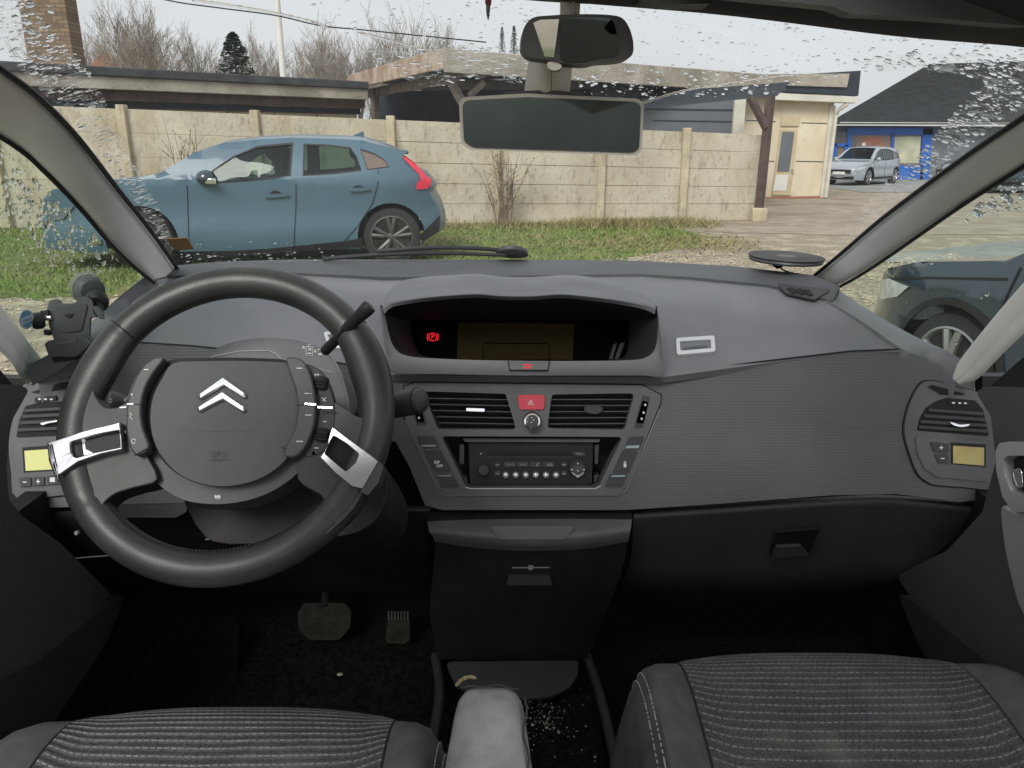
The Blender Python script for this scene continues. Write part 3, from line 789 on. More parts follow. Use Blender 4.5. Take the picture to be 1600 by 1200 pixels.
# ================================================================== DASHBOARD
dash = thing('dashboard', 'wide dark grey dashboard with central display hood and ribbed front face', 'dashboard', (0, 1.1, .6))
def D(name, m, poly, surf, front=0, thick=.004, parent=None, **kw): return panel(name, M[m], poly, surf, front, thick, parent or dash, **kw)
D('top_pad', 'dash', [(206, 538), (190, 534), (190, 500), (205, 470), (225, 440), (300, 430), (420, 425), (600, 428), (1000, 424), (1200, 440), (1290, 468), (1345, 503), (1408, 546), (1404, 549), (1330, 552), (1200, 567), (1120, 578), (1031, 590), (600, 586), (510, 568), (390, 554), (300, 545)], TOP, 0, .012, cuts=(40, 16), holes=[[(612, 485), (1014, 485), (1020, 578), (612, 576)]])
D('windscreen_ledge', 'ledge', [(222, 436), (262, 420), (340, 413), (460, 409), (600, 409), (800, 409), (1000, 411), (1150, 420), (1270, 434), (1312, 452), (1300, 474), (1286, 470), (1200, 449), (1080, 437), (1000, 432), (600, 437), (420, 428), (300, 434)], TOP, .005, .012, cuts=(40, 8), bevel=.0015)
# corner vents in the ledge (right, visible) 
D('demister_grille', 'dark', rp([(1212, 449), (1300, 458), (1272, 474), (1228, 464)], 3), TOP, .0075, .004, bevel=.001)
each('grille_slot', M['void'], [[(1228 + 13 * i, 457 + 1.4 * i), (1238 + 13 * i, 456 + 1.4 * i), (1246 + 12 * i, 464 + 2 * i), (1238 + 12 * i, 465.5 + 1.6 * i)] for i in range(3)], TOP, .0085, .002, dash)
# side trims below the quarter windows
def side_trim(cre, gl, label):
    rows = []
    A = cr([tuple(TOP.hit(x, y, .004)) if d is None else tuple(at(x, y, d)) for x, y, d in cre], 20); B = cr([tuple(s.hit(x, y, .004)) for x, y, s in gl], 20)
    bm = bmesh.new()
    grid(bm, [[a - Vector((0, 0, .03)), a, a.lerp(b, .33) + Vector((0, 0, .004)), a.lerp(b, .66) + Vector((0, 0, .003)), b, b - Vector((0, 0, .03))] for a, b in zip(A, B)])
    return obj('side_trim', bm, M['dash'], dash, label=label)
side_trim([(1288, 470, None), (1345, 505, None), (1405, 546, None), (1450, 564, 1.135), (1494, 594, 1.09)],
          [(1303, 446, SR), (1375, 492, SR), (1440, 528, SR), (1475, 543, SR), (1506, 560, SR)], 'right side trim under the quarter window')
side_trim([(222, 440, None), (205, 468, None), (190, 500, None), (140, 546, 1.13), (60, 600, 1.09)],
          [(240, 418, SL), (180, 465, SL), (120, 520, SL), (85, 545, SL), (40, 570, SL)], 'left side trim under the quarter window')
# main ribbed face
D('front_face', 'ribbed', [(36, 602), (100, 568), (150, 545), (200, 533), (300, 540), (390, 549), (510, 563), (600, 579), (820, 585), (1031, 584), (1120, 573), (1200, 563), (1330, 548), (1405, 545), (1450, 561), (1495, 592), (1532, 615), (1546, 650), (1553, 700), (1551, 778), (1500, 785), (1400, 772), (1300, 774), (1100, 789), (980, 797), (690, 797), (664, 790), (640, 730), (618, 690), (560, 690), (300, 790), (170, 790), (28, 795), (18, 740), (16, 690), (24, 645)],
  FACE, 0, .03, cuts=(50, 40), bevel=.004, holes=[rp([(690, 681), (972, 682), (936, 757), (930, 761), (733, 761), (727, 757)], 5), rp([(661, 611), (790, 615), (807, 671), (685, 670)], 6), rp([(862, 616), (991, 614), (975, 671), (855, 669)], 6)])
D('seam_line', 'void', stroke([(1031, 584), (1120, 573.5), (1200, 563.5), (1330, 548.5), (1405, 545.5)], 2.2), FACE, .0015, .004)
D('seam_line', 'void', stroke([(150, 545), (200, 533.5), (300, 540), (390, 549), (510, 563), (600, 579.5)], 2), FACE, .0015, .004)
# --- display hood
S = [(598, 476, 1.125), (607, 456, 1.18), (625, 440, 1.27), (660, 433, 1.33), (700, 430, 1.36), (745, 428, 1.37), (784, 432, 1.36), (829, 433, 1.36), (874, 430, 1.37), (910, 431, 1.36), (970, 443, 1.29), (1012, 464, 1.18), (1025, 478, 1.125)]
Lp = [(598, 482, 1.10), (612, 471, 1.09), (640, 465, 1.085), (670, 461, 1.08), (705, 458, 1.075), (745, 456, 1.07), (784, 459, 1.075), (829, 459.5, 1.075), (874, 456.5, 1.07), (910, 459, 1.075), (965, 466, 1.085), (1005, 474, 1.09), (1025, 482, 1.10)]
def mid(a, b, t, dz=0): return [(p[0] + (q[0] - p[0]) * t, p[1] + (q[1] - p[1]) * t - dz * math.sin(i / (len(a) - 1) * math.pi), p[2] + (q[2] - p[2]) * t) for i, (p, q) in enumerate(zip(a, b))]
back = [(p[0], p[1] + 10, p[2] + .03) for p in S]
lip2 = [(p[0] + (2 if p[0] < 800 else -2) * (i in (0, 12)), p[1] + 9, p[2] - .002) for i, p in enumerate(Lp)]
lip3 = [(p[0], p[1] + 18, p[2] + .02) for p in Lp]
lip4 = [(640 + (985 - 640) * i / 12, 500, 1.20) for i in range(13)]
loft('display_hood', M['dash'], px_rows([back, S, mid(S, Lp, .5, 2), Lp, lip2]), dash, nu=60, nv=24, smooth=60)
loft('hood_underside', M['void'], px_rows([lip2, lip3, lip4]), dash, nu=60, nv=8)
opening = [(597, 478), (608, 520), (614, 540), (630, 553), (655, 558), (760, 563), (880, 564), (990, 562), (1012, 557), (1024, 540), (1027, 505), (1025, 480)]
frame_out = [(594, 482), (598, 530), (606, 558), (614, 580), (820, 586), (1032, 585), (1033, 540), (1028, 505), (1026, 480)]
HF = plane((0, 1.10, 1.0), (0, -1, .12))
bm = bmesh.new()
A = [(594, 478), (600, 530), (606, 556), (614, 581), (700, 584), (800, 586), (900, 586), (1000, 586), (1032, 585), (1033, 545), (1030, 510), (1026, 478)]
B = [(600, 480), (608, 520), (618, 544), (640, 556), (700, 560.5), (800, 563), (900, 563.5), (985, 562), (1012, 556), (1024, 540), (1027, 505), (1024.5, 480)]
C = [(640, 490), (645, 520), (652, 540), (665, 556), (720, 561.5), (800, 563.5), (890, 563.5), (955, 562), (972, 556), (978, 540), (982, 510), (984, 490)]
def fp(q, off): return HF.hit(q[0], q[1], off)
rows = [[fp(q, -.02) for q in A], [fp(q, .004) for q in A], [fp(q, .008) for q in mid([(x, y, 0) for x, y in A], [(x, y, 0) for x, y in B], .5)], [fp(q, .004) for q in B]]
rows = [cr(r, 70) for r in rows]
grid(bm, rows)
obj('hood_frame', bm, M['dash'], dash, smooth=50)
loft('hood_cheek', M['dark'], [[fp(q, .004) for q in B], [at(q[0] * .5 + p[0] * .5, q[1] * .5 + p[1] * .5, 1.15) for p, q in zip(B, C)], [at(q[0], q[1], 1.215) for q in C]], dash, nu=70, nv=8)
scr = thing('display', None, None, at(820, 540, 1.2)); scr.parent = dash; scr.location = ORG[scr] - ORG[dash]
SC = plane(at(820, 562, 1.20), (0, -1, .25))
panel('screen_glass', M['screen'], [(610, 470), (1020, 470), (1000, 562.5), (640, 562.5)], SC, 0, .004, scr)
panel('lcd_area', M['lcdbrown'], [(716, 504), (897, 506), (895, 562), (714, 562)], SC, .002, .001, scr)
multi('lcd_outline', M['screen'], [stroke([(755, 562), (755, 536), (858, 537), (858, 562)], 1.6)], SC, .003, .0008, scr)
each('screen_streak', M['dark'], [[(958, 538), (964, 536), (957, 561), (951, 561)], [(969, 536), (976, 535), (966, 561), (960, 561)], [(640, 540), (645, 540), (655, 561), (650, 561)]], SC, .002, .0008, scr)
multi('parking_lamp', M['redglow'], [stroke([(676.5 + 6.0 * math.cos(t), 526.5 + 6.0 * math.sin(t)) for t in [2 * math.pi * i / 20 for i in range(21)]], 1.3),
      stroke([(671 - 3 * math.cos(t) - .0, 526.5 + 7.0 * math.sin(t)) for t in [-1 + .2 * i for i in range(11)]], 1.3), stroke([(682 + 3 * math.cos(t), 526.5 + 7.0 * math.sin(t)) for t in [-1 + .2 * i for i in range(11)]], 1.3)], SC, .004, .0008, scr)
text('parking_letter', 'P', 676.5, 526.5, 6.5, M['redglow'], SC, .004, scr, bold=.02)
rb = D('brake_button', 'dash', rp([(795, 564.5), (857, 565), (855, 576), (797, 576)], 2), HF, .0095, .004, bevel=.0008)
multi('button_gap', M['void'], [stroke([(794, 563), (796, 577), (856, 577.5), (858, 563)], 1.8)], HF, .009, .003, rb)
multi('button_symbol', M['redglow'], [stroke([(824 + 3.4 * math.cos(t), 570.5 + 3.0 * math.sin(t)) for t in [2 * math.pi * i / 16 for i in range(17)]], 1.1), stroke([(819.5 - 1.6 * math.cos(t), 570.5 + 3.6 * math.sin(t)) for t in [-1 + .25 * i for i in range(9)]], 1), stroke([(828.5 + 1.6 * math.cos(t), 570.5 + 3.6 * math.sin(t)) for t in [-1 + .25 * i for i in range(9)]], 1), stroke([(824, 569), (824, 572)], 1.2)], HF, .0102, .0006, rb)
# silver framed inserts on the pad
def insert(out, inn):
    f = D('insert_frame', 'satin', rp(out, 4), TOP, .004, .005, holes=[rp(inn, 2)], bevel=.0008)
    D('insert_panel', 'dash', rp([( (a[0]+b[0])/2, (a[1]+b[1])/2) for a, b in zip(out, inn)], 2), TOP, .0015, .003, parent=f)
    D('insert_slot', 'ledge', [(inn[0][0] + 5, inn[0][1] * .45 + inn[3][1] * .55), (inn[1][0] - 5, inn[1][1] * .45 + inn[2][1] * .55), (inn[1][0] - 5, inn[1][1] * .2 + inn[2][1] * .8), (inn[0][0] + 5, inn[0][1] * .2 + inn[3][1] * .8)], TOP, .0022, .0005, parent=f)
insert([(1056, 531), (1116, 527), (1118, 552), (1057, 557)], [(1062, 536), (1110, 533), (1111, 547), (1063, 551)])
insert([(505, 521), (560, 520), (578, 548), (513, 545)], [(512, 525), (556, 524), (570, 542), (518, 540)])

# --- centre panel
cp = D('centre_panel', 'bezel', rp([(632, 604), (648, 598), (1003, 602), (1032, 617), (1031, 628), (983, 752), (968, 772.5), (695, 772.5), (682, 758), (634, 655)], [4, 6, 8, 6, 6, 14, 14, 14, 14, 10]), FACE, .005, .009, bevel=.0018,
  holes=[rp([(690, 681), (972, 682), (936, 757), (930, 761), (733, 761), (727, 757)], 5), rp([(661, 611), (790, 615), (807, 671), (685, 670)], 6), rp([(862, 616), (991, 614), (975, 671), (855, 669)], 6)])
D('panel_gap', 'void', stroke([(632, 655), (631, 603.5), (648, 597), (1003, 601), (1033, 616.5), (1032, 628), (1000, 712)], 2.2), FACE, .0022, .003)
D('panel_edge', 'greymark', stroke([(1030, 640), (984, 753), (976, 767), (966, 773.5), (830, 774), (696, 773.5), (686, 767), (680, 756), (634, 657)], 1.2), FACE, .0022, .003)
each('panel_edge', M['satin'], [stroke([(728, 760.5), (735, 762.3), (930, 762.3), (938, 758)], 1.0)], FACE, .0056, .001, cp)
def vent(poly, lines, knob, parent=dash, name='air_vent', slat='greymark', sw=1.7):
    v = thing(name, None, None, FACE.hit(*poly[0])); v.parent = parent; v.location = ORG[v] - ORG[parent]
    panel('vent_recess', M['void'], rp([(x, y) for x, y in poly], 6), FACE, -.018, .004, v)
    for a, b in lines:
        bm = bmesh.new()
        P = [FACE.hit(*a, -.001), FACE.hit(*b, -.001), FACE.hit(b[0], b[1], -.016) - Vector((0, 0, .004)), FACE.hit(a[0], a[1], -.016) - Vector((0, 0, .004))]
        vs = [bm.verts.new(p) for p in P] + [bm.verts.new(p - Vector((0, 0, .0014))) for p in P]
        for q in ((0,1,2,3), (7,6,5,4), (0,4,5,1), (1,5,6,2), (2,6,7,3), (3,7,4,0)): bm.faces.new([vs[i] for i in q])
        obj('slat', bm, M['dark' if slat != 'greymark' else 'bezel'], v)
    k = panel('vent_knob', M[knob[0]], knob[1], FACE, .004, .012, v, bevel=.0015)
    return v
vent([(661, 611), (790, 615), (807, 671), (685, 670)], [((666 + 5 * i, 621.5 + 9.6 * i), (797 + 2.3 * i, 624 + 9.5 * i)) for i in range(5)], ('chrome', rp([(728, 637), (758, 638), (757, 643), (729, 642)], 2)))
vent([(862, 616), (991, 614), (975, 671), (855, 669)], [((861 - 1.2 * i, 623.5 + 9.6 * i), (987 - 2.6 * i, 623.5 + 9.4 * i)) for i in range(5)], ('dark', sp([(912, 638), (916, 635), (927, 633.5), (938, 635), (942, 639), (934, 646), (918, 645)], 3)))
hz = D('hazard_button', 'red', rp([(809, 616.5), (851, 616.5), (850, 639), (811, 639.5)], 4), FACE, .0085, .007, parent=cp, bevel=.0015)
multi('triangle', M['mark'], [stroke([(829, 624.2), (833.2, 631.5), (824.8, 631.5), (829, 624.2)], 1.1), stroke([(829, 627.2), (830.4, 630), (827.6, 630), (829, 627.2)], .6)], FACE, .0092, .0006, hz)
bm = bmesh.new(); c = FACE.hit(831, 656); nn = FACE.n(c)
revolve(bm, [(.0135, .003), (.0135, .008), (.0118, .019), (.0105, .021), (.0, .0205)], c, nn, 28)
kb = obj('lock_knob', bm, M['dark'], cp)
bm = bmesh.new(); revolve(bm, [(.0120, .0195), (.0120, .0215), (.0098, .0218), (.0097, .0195)], c, nn, 28); obj('chrome_ring', bm, M['chrome'], kb)
bm = bmesh.new(); revolve(bm, [(.0090, .0195), (.0090, .0209), (.0, .021)], c, nn, 24); obj('knob_face', bm, M['pod'], kb)
multi('knob_symbol', M['satin'], [ell(826 + 5 * math.cos(t) + 2, 654 + 4 * math.sin(t), .9, .9, 6) for t in (0, 1.3, 2.6, 3.9, 5.2)], FACE, .0216, .0004, kb)
# fan thumb dials
for out, inn, dots in (([(645, 641), (661, 637), (668, 663), (652, 664)], [(648, 642), (660, 640), (664, 659), (653, 659)], [(652, 642.5), (655.5, 652)]),
                 ([(1003, 617), (1015, 620), (1003, 668), (990, 668)], [(1003, 625), (1012, 628), (1004.5, 661), (993, 660)], [(1007, 632), (1004.5, 644), (1001.5, 653.5)])):
    d = D('thumb_dial', 'dark', rp(out, 3), FACE, .0062, .003, parent=cp, bevel=.0006)
    panel('dial_wheel', M['screen'], rp(inn, 2), FACE, .0075, .002, d)
    each('dial_mark', M['mark'], [ell(x, y, 1.7, 1.9, 8) for x, y in dots], FACE, .008, .0006, d)
# push buttons left and right of the radio
def pushb(poly, bar=None, barm='greymark'):
    b = D('push_button', 'dark', rp(poly, 2.5), FACE, .0070, .003, parent=cp, bevel=.0012)
    if bar: panel('light_bar', M[barm], bar, FACE, .0078, .0012, b)
    return b
M['teal'] = mat('teal_bar', (.30, .40, .42), .4)
pushb([(651, 680.5), (679, 680.5), (687, 698.5), (660, 699)], [(659, 694.5), (681, 694), (683, 696.5), (660, 697)])
b = pushb([(661, 702.5), (689, 702), (707, 736), (680, 736.5)])
text('esp_text', 'ESP', 683.5, 721.2, 4.2, M['mark'], FACE, .0076, b, bold=.03); text('esp_text', 'OFF', 687.5, 727, 4.0, M['mark'], FACE, .0076, b, bold=.03)
pushb([(683, 739.5), (707, 739.5), (718, 760), (690, 760)], [(684, 741), (705, 740.5), (706.5, 743), (686, 743)])
pushb([(982, 682), (1006, 681), (998, 701), (974, 702)], [(978, 695.5), (998, 694.5), (997, 699), (976, 699.5)], 'teal')
b = pushb([(972, 703.5), (996, 703.5), (982, 737.5), (956, 737.5)])
multi('padlock_symbol', M['mark'], [rect(973.4, 723, 977.6, 729, 1.2), stroke([(974.2, 723), (974.2, 720.6), (975.5, 719.6), (976.8, 720.6), (976.8, 723)], 1)], FACE, .0078, .0006, b)
pushb([(953, 739.5), (980, 739.5), (971, 759.5), (944, 759.5)], [(956, 741.5), (976, 741), (975.5, 743.5), (954, 744)], 'teal')
# radio in its recess
rc = panel('radio_recess', M['void'], [(680, 672), (985, 672), (950, 770), (715, 770)], FACE, -.055, .004, dash)
panel('recess_shelf', M['bezel'], rp([(722, 685.5), (940, 686.5), (936, 691.5), (726, 691)], 2), FACE, -.006, .03, dash, bevel=.002)
each('recess_side', M['dark'], [rp([(717, 697), (724, 697), (724, 728), (717, 728)], 1), rp([(931, 697), (938, 697), (936, 728), (931, 728)], 1), rp([(722, 746), (729, 750), (730, 759), (725, 756)], 1), rp([(930, 746), (938, 744), (933, 757), (930, 757)], 1)], FACE, -.018, .02, dash, bevel=.001)
ra = panel('radio', M['black'], rp([(731, 692), (928, 692), (926, 760), (734, 760)], 2), FACE, -.014, .03, dash, bevel=.0012)
def RD(name, m, poly, f=.0, t=.004, **kw): return panel(name, M[m], poly, FACE, -.014 + f, t, ra, **kw)
RD('cd_slot', 'void', rp([(762, 708.5), (897, 709), (896, 715), (763, 714.5)], 2), .0006, .001)
RD('slot_lip', 'dark', stroke([(762, 716), (897, 716.5)], 1.2), .0014, .002)
bm = bmesh.new(); c = FACE.hit(755.5, 735); nn = FACE.n(c); c = c - nn * .014
revolve(bm, [(.0098, 0), (.0098, .006), (.0088, .0125), (.0078, .0135), (0, .0135)], c, nn, 24); obj('volume_knob', bm, M['dark'], ra)
for i in range(4):
    x0, x1 = 787.5 + 20.3 * i, 806 + 20.3 * i
    bt = RD('source_button', 'dark', rp([(x0, 723.5), (x1, 723.5), (x1, 731.5), (x0, 731.5)], 1), .003, .003, bevel=.0006)
text('button_text', 'SOURCE', 797, 727.5, 2.6, M['greymark'], FACE, -.0103, ra); text('button_text', 'BAND', 817.5, 727.5, 2.6, M['greymark'], FACE, -.0103, ra)
multi('button_mark', M['greymark'], [stroke([(840, 729), (840, 725.5), (843, 726.5)], .9), ell(839, 729, 1.2, 1, 6), stroke([(855, 729), (860, 726), (864, 729)], .9), stroke([(856, 729.3), (864, 729.3)], .7)], FACE, -.0103, .0004, ra)
for i in range(6):
    bm = bmesh.new(); c = FACE.hit(790 + 15.9 * i, 744.5); nn = FACE.n(c); c = c - nn * .014
    revolve(bm, [(.0052, 0), (.0050, .003), (.0042, .0056), (.0024, .0068), (0, .0071)], c, nn, 16); obj('preset_button', bm, M['satin'], ra)
for x, ys in ((777, (728, 742)), (882, (728, 742))):
    for y in ys:
        RD('side_button', 'dark', rp([(x - 4, y - 4), (x + 4, y - 4), (x + 4, y + 4), (x - 4, y + 4)], 2), .002, .003, bevel=.0006)
    multi('button_mark', M['greymark'], [rect(x - 3, y - .6, x + 3, y + .6) for y in ys], FACE, -.0112, .0004, ra)
bm = bmesh.new(); c = FACE.hit(903.5, 735); nn = FACE.n(c); c = c - nn * .014
revolve(bm, [(.0135, 0), (.0132, .004), (.0118, .006), (.0105, .005), (.0070, .005), (.0066, .0065), (0, .007)], c, nn, 28); pdl = obj('menu_pad', bm, M['pod'], ra)
multi('pad_mark', M['satin'], [rect(902.3, 736, 904.7, 737.6), ell(903.5, 725, 1.3, 1.1, 6), rect(892.5, 734.4, 895.5, 735.8), rect(911.5, 734.4, 914.5, 735.8), rect(901.5, 745.5, 905.5, 747)], FACE, -.0068, .0004, pdl)
multi('pad_arc', M['greymark'], [stroke([(903.5 + 9.5 * math.cos(t), 735 + 9.5 * math.sin(t)) for t in [R(25) + R(130) * k / 12 for k in range(13)]], 2.2)], FACE, -.0078, .0005, pdl)
b = RD('menu_button', 'dark', rp([(896, 707.5), (916, 707.5), (915, 714), (897, 714)], 1.5), .002, .003, bevel=.0005)
text('menu_text', 'MENU', 906, 711, 2.6, M['greymark'], FACE, -.0116, b)
multi('radio_screw', M['greymark'], [ell(751, 711, 1.5, 1.5, 8)], FACE, -.0132, .0005, ra)

# --- end vents with climate displays
def end_vent(side, outer, slot, area, slats, knob, dial, pan, lcd, btns, marks):
    e = panel('end_vent', M['bezel'], sp(outer, 3), FACE, .006, .012, dash, bevel=.003, seg=3, label=side)
    panel('end_gap', M['void'], sp([((x - sum(p[0] for p in outer) / len(outer)) * 1.03 + sum(p[0] for p in outer) / len(outer), (y - sum(p[1] for p in outer) / len(outer)) * 1.022 + sum(p[1] for p in outer) / len(outer)) for x, y in outer], 3), FACE, .0015, .004, e)
    panel('top_slot', M['void'], slot, FACE, .0075, .002, e)
    vr = panel('vent_recess', M['void'], rp(area, 4), FACE, .0068, .002, e)
    for a, b_ in slats:
        panel('slat', M['dark'], stroke([a, b_], 5.2), FACE, .0105, .0025, e, bevel=.0009)
    panel('vent_knob', M['chrome'], knob, FACE, .0135, .004, e, bevel=.001)
    d = panel('thumb_dial', M['black'], rp(dial, 2), FACE, .0098, .003, e, bevel=.0008)
    cx0, cx1 = min(p[0] for p in dial), max(p[0] for p in dial); cy = sum(p[1] for p in dial) / 4
    each('dial_mark', M['mark'], [ell(cx0 + (cx1 - cx0) * t, cy - .3 + t, 2.4, 1.4, 8) for t in (.22, .5, .76)], FACE, .0104, .0006, d)
    p_ = panel('climate_panel', M['bezel'], rp(pan, 5), FACE, .0085, .004, e, bevel=.001)
    cxl = sum(q[0] for q in lcd) / 4; cyl = sum(q[1] for q in lcd) / 4
    panel('display_surround', M['black'], [(cxl + (x - cxl) * 1.13, cyl + (y - cyl) * 1.25 - 1.5) for x, y in lcd], FACE, .0092, .002, e)
    panel('climate_display', M['lcd' if side.startswith('right') else 'lcdL'], lcd, FACE, .0100, .002, e)
    for q in btns: panel('climate_button', M['dark'], rp(q, 2), FACE, .0106, .003, e, bevel=.0008)
    multi('button_mark', M['mark'], marks, FACE, .0112, .0005, e)
end_vent('right end vent with gold climate display', [(1448, 595), (1468, 597.5), (1497, 606), (1523, 612), (1538, 630), (1548, 660), (1552, 690), (1552, 725), (1549, 762), (1500, 760), (1461, 757), (1446, 752), (1431, 738), (1418, 705), (1411, 675), (1414, 650), (1422, 625), (1435, 602)],
  [(1446, 604), (1453, 601), (1505, 615), (1500, 617), (1466, 616)], [(1429, 672), (1434, 652), (1443, 637), (1459, 626), (1476, 621), (1520, 625), (1532, 639), (1542, 681)],
  [((1446, 640), (1531, 646)), ((1439, 649), (1534, 655)), ((1434, 658), (1537, 664)), ((1431, 666.5), (1540, 673))], sp([(1477, 658), (1483, 659), (1494, 662), (1507, 661), (1506, 664), (1494, 666), (1482, 663)], 3),
  [(1477, 625), (1508, 627), (1511, 632), (1477, 631)], [(1426, 680), (1547, 688), (1543, 752), (1459, 744), (1440, 730), (1429, 707)], [(1484, 695), (1532, 698), (1532, 726), (1484, 722)],
  [[(1448, 689), (1477, 692), (1477, 706), (1454, 705)], [(1455, 708), (1477, 708), (1477, 723), (1461, 722)]], [rect(1462, 697.2, 1468, 698.6), rect(1464.3, 695, 1465.7, 700.8), rect(1464, 714, 1470, 715.4)])
end_vent('left end vent with lime climate display', [(41, 607), (60, 599), (110, 590), (150, 588), (160, 640), (160, 770), (100, 773), (30, 777), (21, 740), (17, 690), (25, 650), (33, 622)],
  [(53, 612), (97, 598), (140, 592), (140, 600), (98, 609), (60, 614)], [(44, 634), (58, 630), (150, 622), (150, 672), (95, 680), (29, 683), (34, 656)],
  [((44, 641), (150, 635)), ((40, 650), (150, 645)), ((36, 660), (150, 655)), ((33, 671), (150, 666))], sp([(70, 660), (76, 658), (88, 656), (96, 655), (96, 658), (84, 660), (74, 663)], 3),
  [(60, 621), (92, 617), (94, 624), (60, 629)], [(27, 692), (130, 686), (130, 752), (98, 755), (33, 760)], [(44, 703), (100, 699), (100, 731), (46, 734)],
  [[(36, 745), (54, 744), (55, 757), (38, 758)], [(57, 744), (75, 743), (75, 756), (57, 757)], [(79, 742), (97, 741), (97, 754), (80, 755)]], [rect(42, 750.5, 48, 752), rect(63, 749.5, 69, 751), rect(65.2, 747, 66.7, 753.5), rect(84, 744, 92, 751)])

# --- lower dash: knee panel, glovebox, centre stowage
loft('knee_panel', M['black'], px_rows([[(40, 796, 1.085), (160, 794, 1.085), (300, 790, 1.085), (680, 790, 1.085)], [(45, 806, 1.065), (160, 800, 1.065), (300, 796, 1.065), (670, 800, 1.065)], [(50, 830, 1.08), (160, 826, 1.08), (300, 822, 1.09), (670, 830, 1.09)], [(90, 890, 1.14), (160, 890, 1.14), (400, 880, 1.17), (670, 880, 1.17)], [(150, 935, 1.25), (200, 935, 1.25), (400, 925, 1.28), (670, 925, 1.28)]]), dash, nu=24, nv=18)
D('knee_ledge', 'dark', rp([(160, 789), (298, 785), (296, 797), (280, 806), (165, 806)], 6), FACE, .012, .03, bevel=.005, seg=3)
each('knee_edge', M['greymark'], [stroke([(110, 872), (172, 867)], 1.2), stroke([(322, 842), (394, 836)], 1.2), stroke([(398, 824), (480, 819)], 1.2)], FACE, .004, .002, dash)
each('screw_cap', M['greymark'], [ell(125, 830, 3, 3.4, 8), ell(461, 782, 1.4, 1.4, 8)], FACE, .012, .006, dash)
GL = px_rows([[(992, 800, 1.105), (1100, 790, 1.105), (1300, 776, 1.105), (1400, 774, 1.105), (1526, 787, 1.10)], [(990, 806, 1.075), (1100, 799, 1.075), (1300, 785, 1.075), (1400, 783, 1.075), (1524, 795, 1.07)],
              [(989, 822, 1.082), (1100, 816, 1.082), (1300, 804, 1.082), (1400, 803, 1.082), (1514, 812, 1.076)], [(986, 868, 1.115), (1100, 865, 1.115), (1250, 862, 1.115), (1380, 858, 1.11), (1478, 852, 1.10)],
              [(975, 905, 1.15), (1090, 912, 1.15), (1230, 915, 1.15), (1340, 910, 1.15), (1430, 895, 1.13)], [(955, 935, 1.24), (1080, 945, 1.24), (1200, 948, 1.24), (1300, 942, 1.24), (1380, 925, 1.22)]])
gb = loft('glovebox', M['dark'], GL, dash, nu=40, nv=24)
GS = plane(at(1245, 850, 1.100), (0, -1, -.45))
panel('latch_recess', M['void'], rp([(1212, 829), (1281, 823), (1262, 862), (1203, 866)], 3), GS, .004, .004, gb)
panel('latch_grip', M['pod'], rp([(1211, 848), (1249, 846), (1263, 862), (1203, 866)], 2), GS, .009, .005, gb, bevel=.002)
CSr = px_rows([[(668, 800, 1.09), (740, 799, 1.09), (830, 799, 1.09), (920, 799, 1.09), (987, 799, 1.09)], [(668, 815, 1.075), (740, 812, 1.07), (830, 811, 1.07), (920, 811, 1.07), (987, 812, 1.075)], [(671, 830, 1.055), (740, 832, 1.03), (830, 833, 1.025), (920, 832, 1.03), (985, 827, 1.055)],
     [(676, 838, 1.055), (742, 846, 1.028), (830, 850, 1.02), (918, 847, 1.028), (983, 838, 1.055)], [(680, 846, 1.06), (742, 856, 1.04), (830, 861, 1.035), (918, 857, 1.04), (981, 846, 1.06)], [(676, 900, 1.075), (745, 905, 1.055), (830, 907, 1.05), (910, 905, 1.055), (971, 895, 1.075)],
     [(672, 960, 1.09), (745, 965, 1.075), (830, 967, 1.07), (900, 965, 1.075), (948, 955, 1.09)], [(684, 1030, 1.12), (760, 1031, 1.11), (830, 1032, 1.11), (880, 1031, 1.11), (918, 1028, 1.12)]])
cs = loft('centre_stowage', M['black'], CSr, dash, nu=30, nv=40)
CSP = plane(at(830, 830, 1.026), (0, -1, .55))
lip = loft('lip_highlight', M['bezel'], [[p + Vector((0, -.0025, .0015)) for p in r] for r in CSr[1:5]], cs, nu=30, nv=16)  # lighter sheet paints the highlight along the black stowage ledge
panel('finger_scoop', M['pad'], rp([(764, 822), (899, 822), (882, 843), (783, 843)], 5), CSP, .006, .004, cs, bevel=.002)
CSQ = plane(at(830, 890, 1.050), (0, -1, 0))
panel('latch_recess', M['void'], rp([(789, 870), (867, 870), (862, 911), (792, 911)], 3), CSQ, .004, .004, cs)
panel('latch_grip', M['dark'], rp([(795, 895), (858, 895), (863, 910), (790, 910)], 3), CSQ, .009, .005, cs, bevel=.002)
each('latch_line', M['greymark'], [stroke([(800, 883.5), (858, 883)], 1), ell(829, 883, 5, 4, 12)], CSQ, .0075, .002, cs)

# ================================================================== STEERING WHEEL
sw = thing('steering_wheel', 'leather steering wheel with chrome spoke inserts and a double chevron emblem', 'steering wheel', tuple(WC))
def wp(a, r, off=0): return WC + (WX * math.cos(a) + WY * math.sin(a)) * r + WN * off
bm = bmesh.new(); rows = []
NA, NB = 160, 20
def rim_r(a):
    d = math.degrees(a) % 360
    g = lambda c, s: math.exp(-((((d - c + 180) % 360) - 180) / s) ** 2)
    return .0190 + .0034 * g(160, 16) + .0035 * g(20, 16) + .002 * g(200, 14) + .002 * g(335, 14)
for i in range(NA):
    a = 2 * math.pi * i / NA; rr = rim_r(a)
    d = math.degrees(a) % 360
    sm = 1 - .07 * max(math.exp(-(((d - s + 180) % 360 - 180) / 1.2) ** 2) for s in (38, 142, 320, 216))
    rows.append([wp(a, WR - (rr - .0172) * .8 + rr * sm * math.cos(b), .0175 * sm * math.sin(b)) for b in [2 * math.pi * k / NB for k in range(NB)]])
grid(bm, rows + [rows[0]], True); bmesh.ops.remove_doubles(bm, verts=bm.verts, dist=1e-6)
rim = obj('rim', bm, M['leather'], sw, smooth=60)
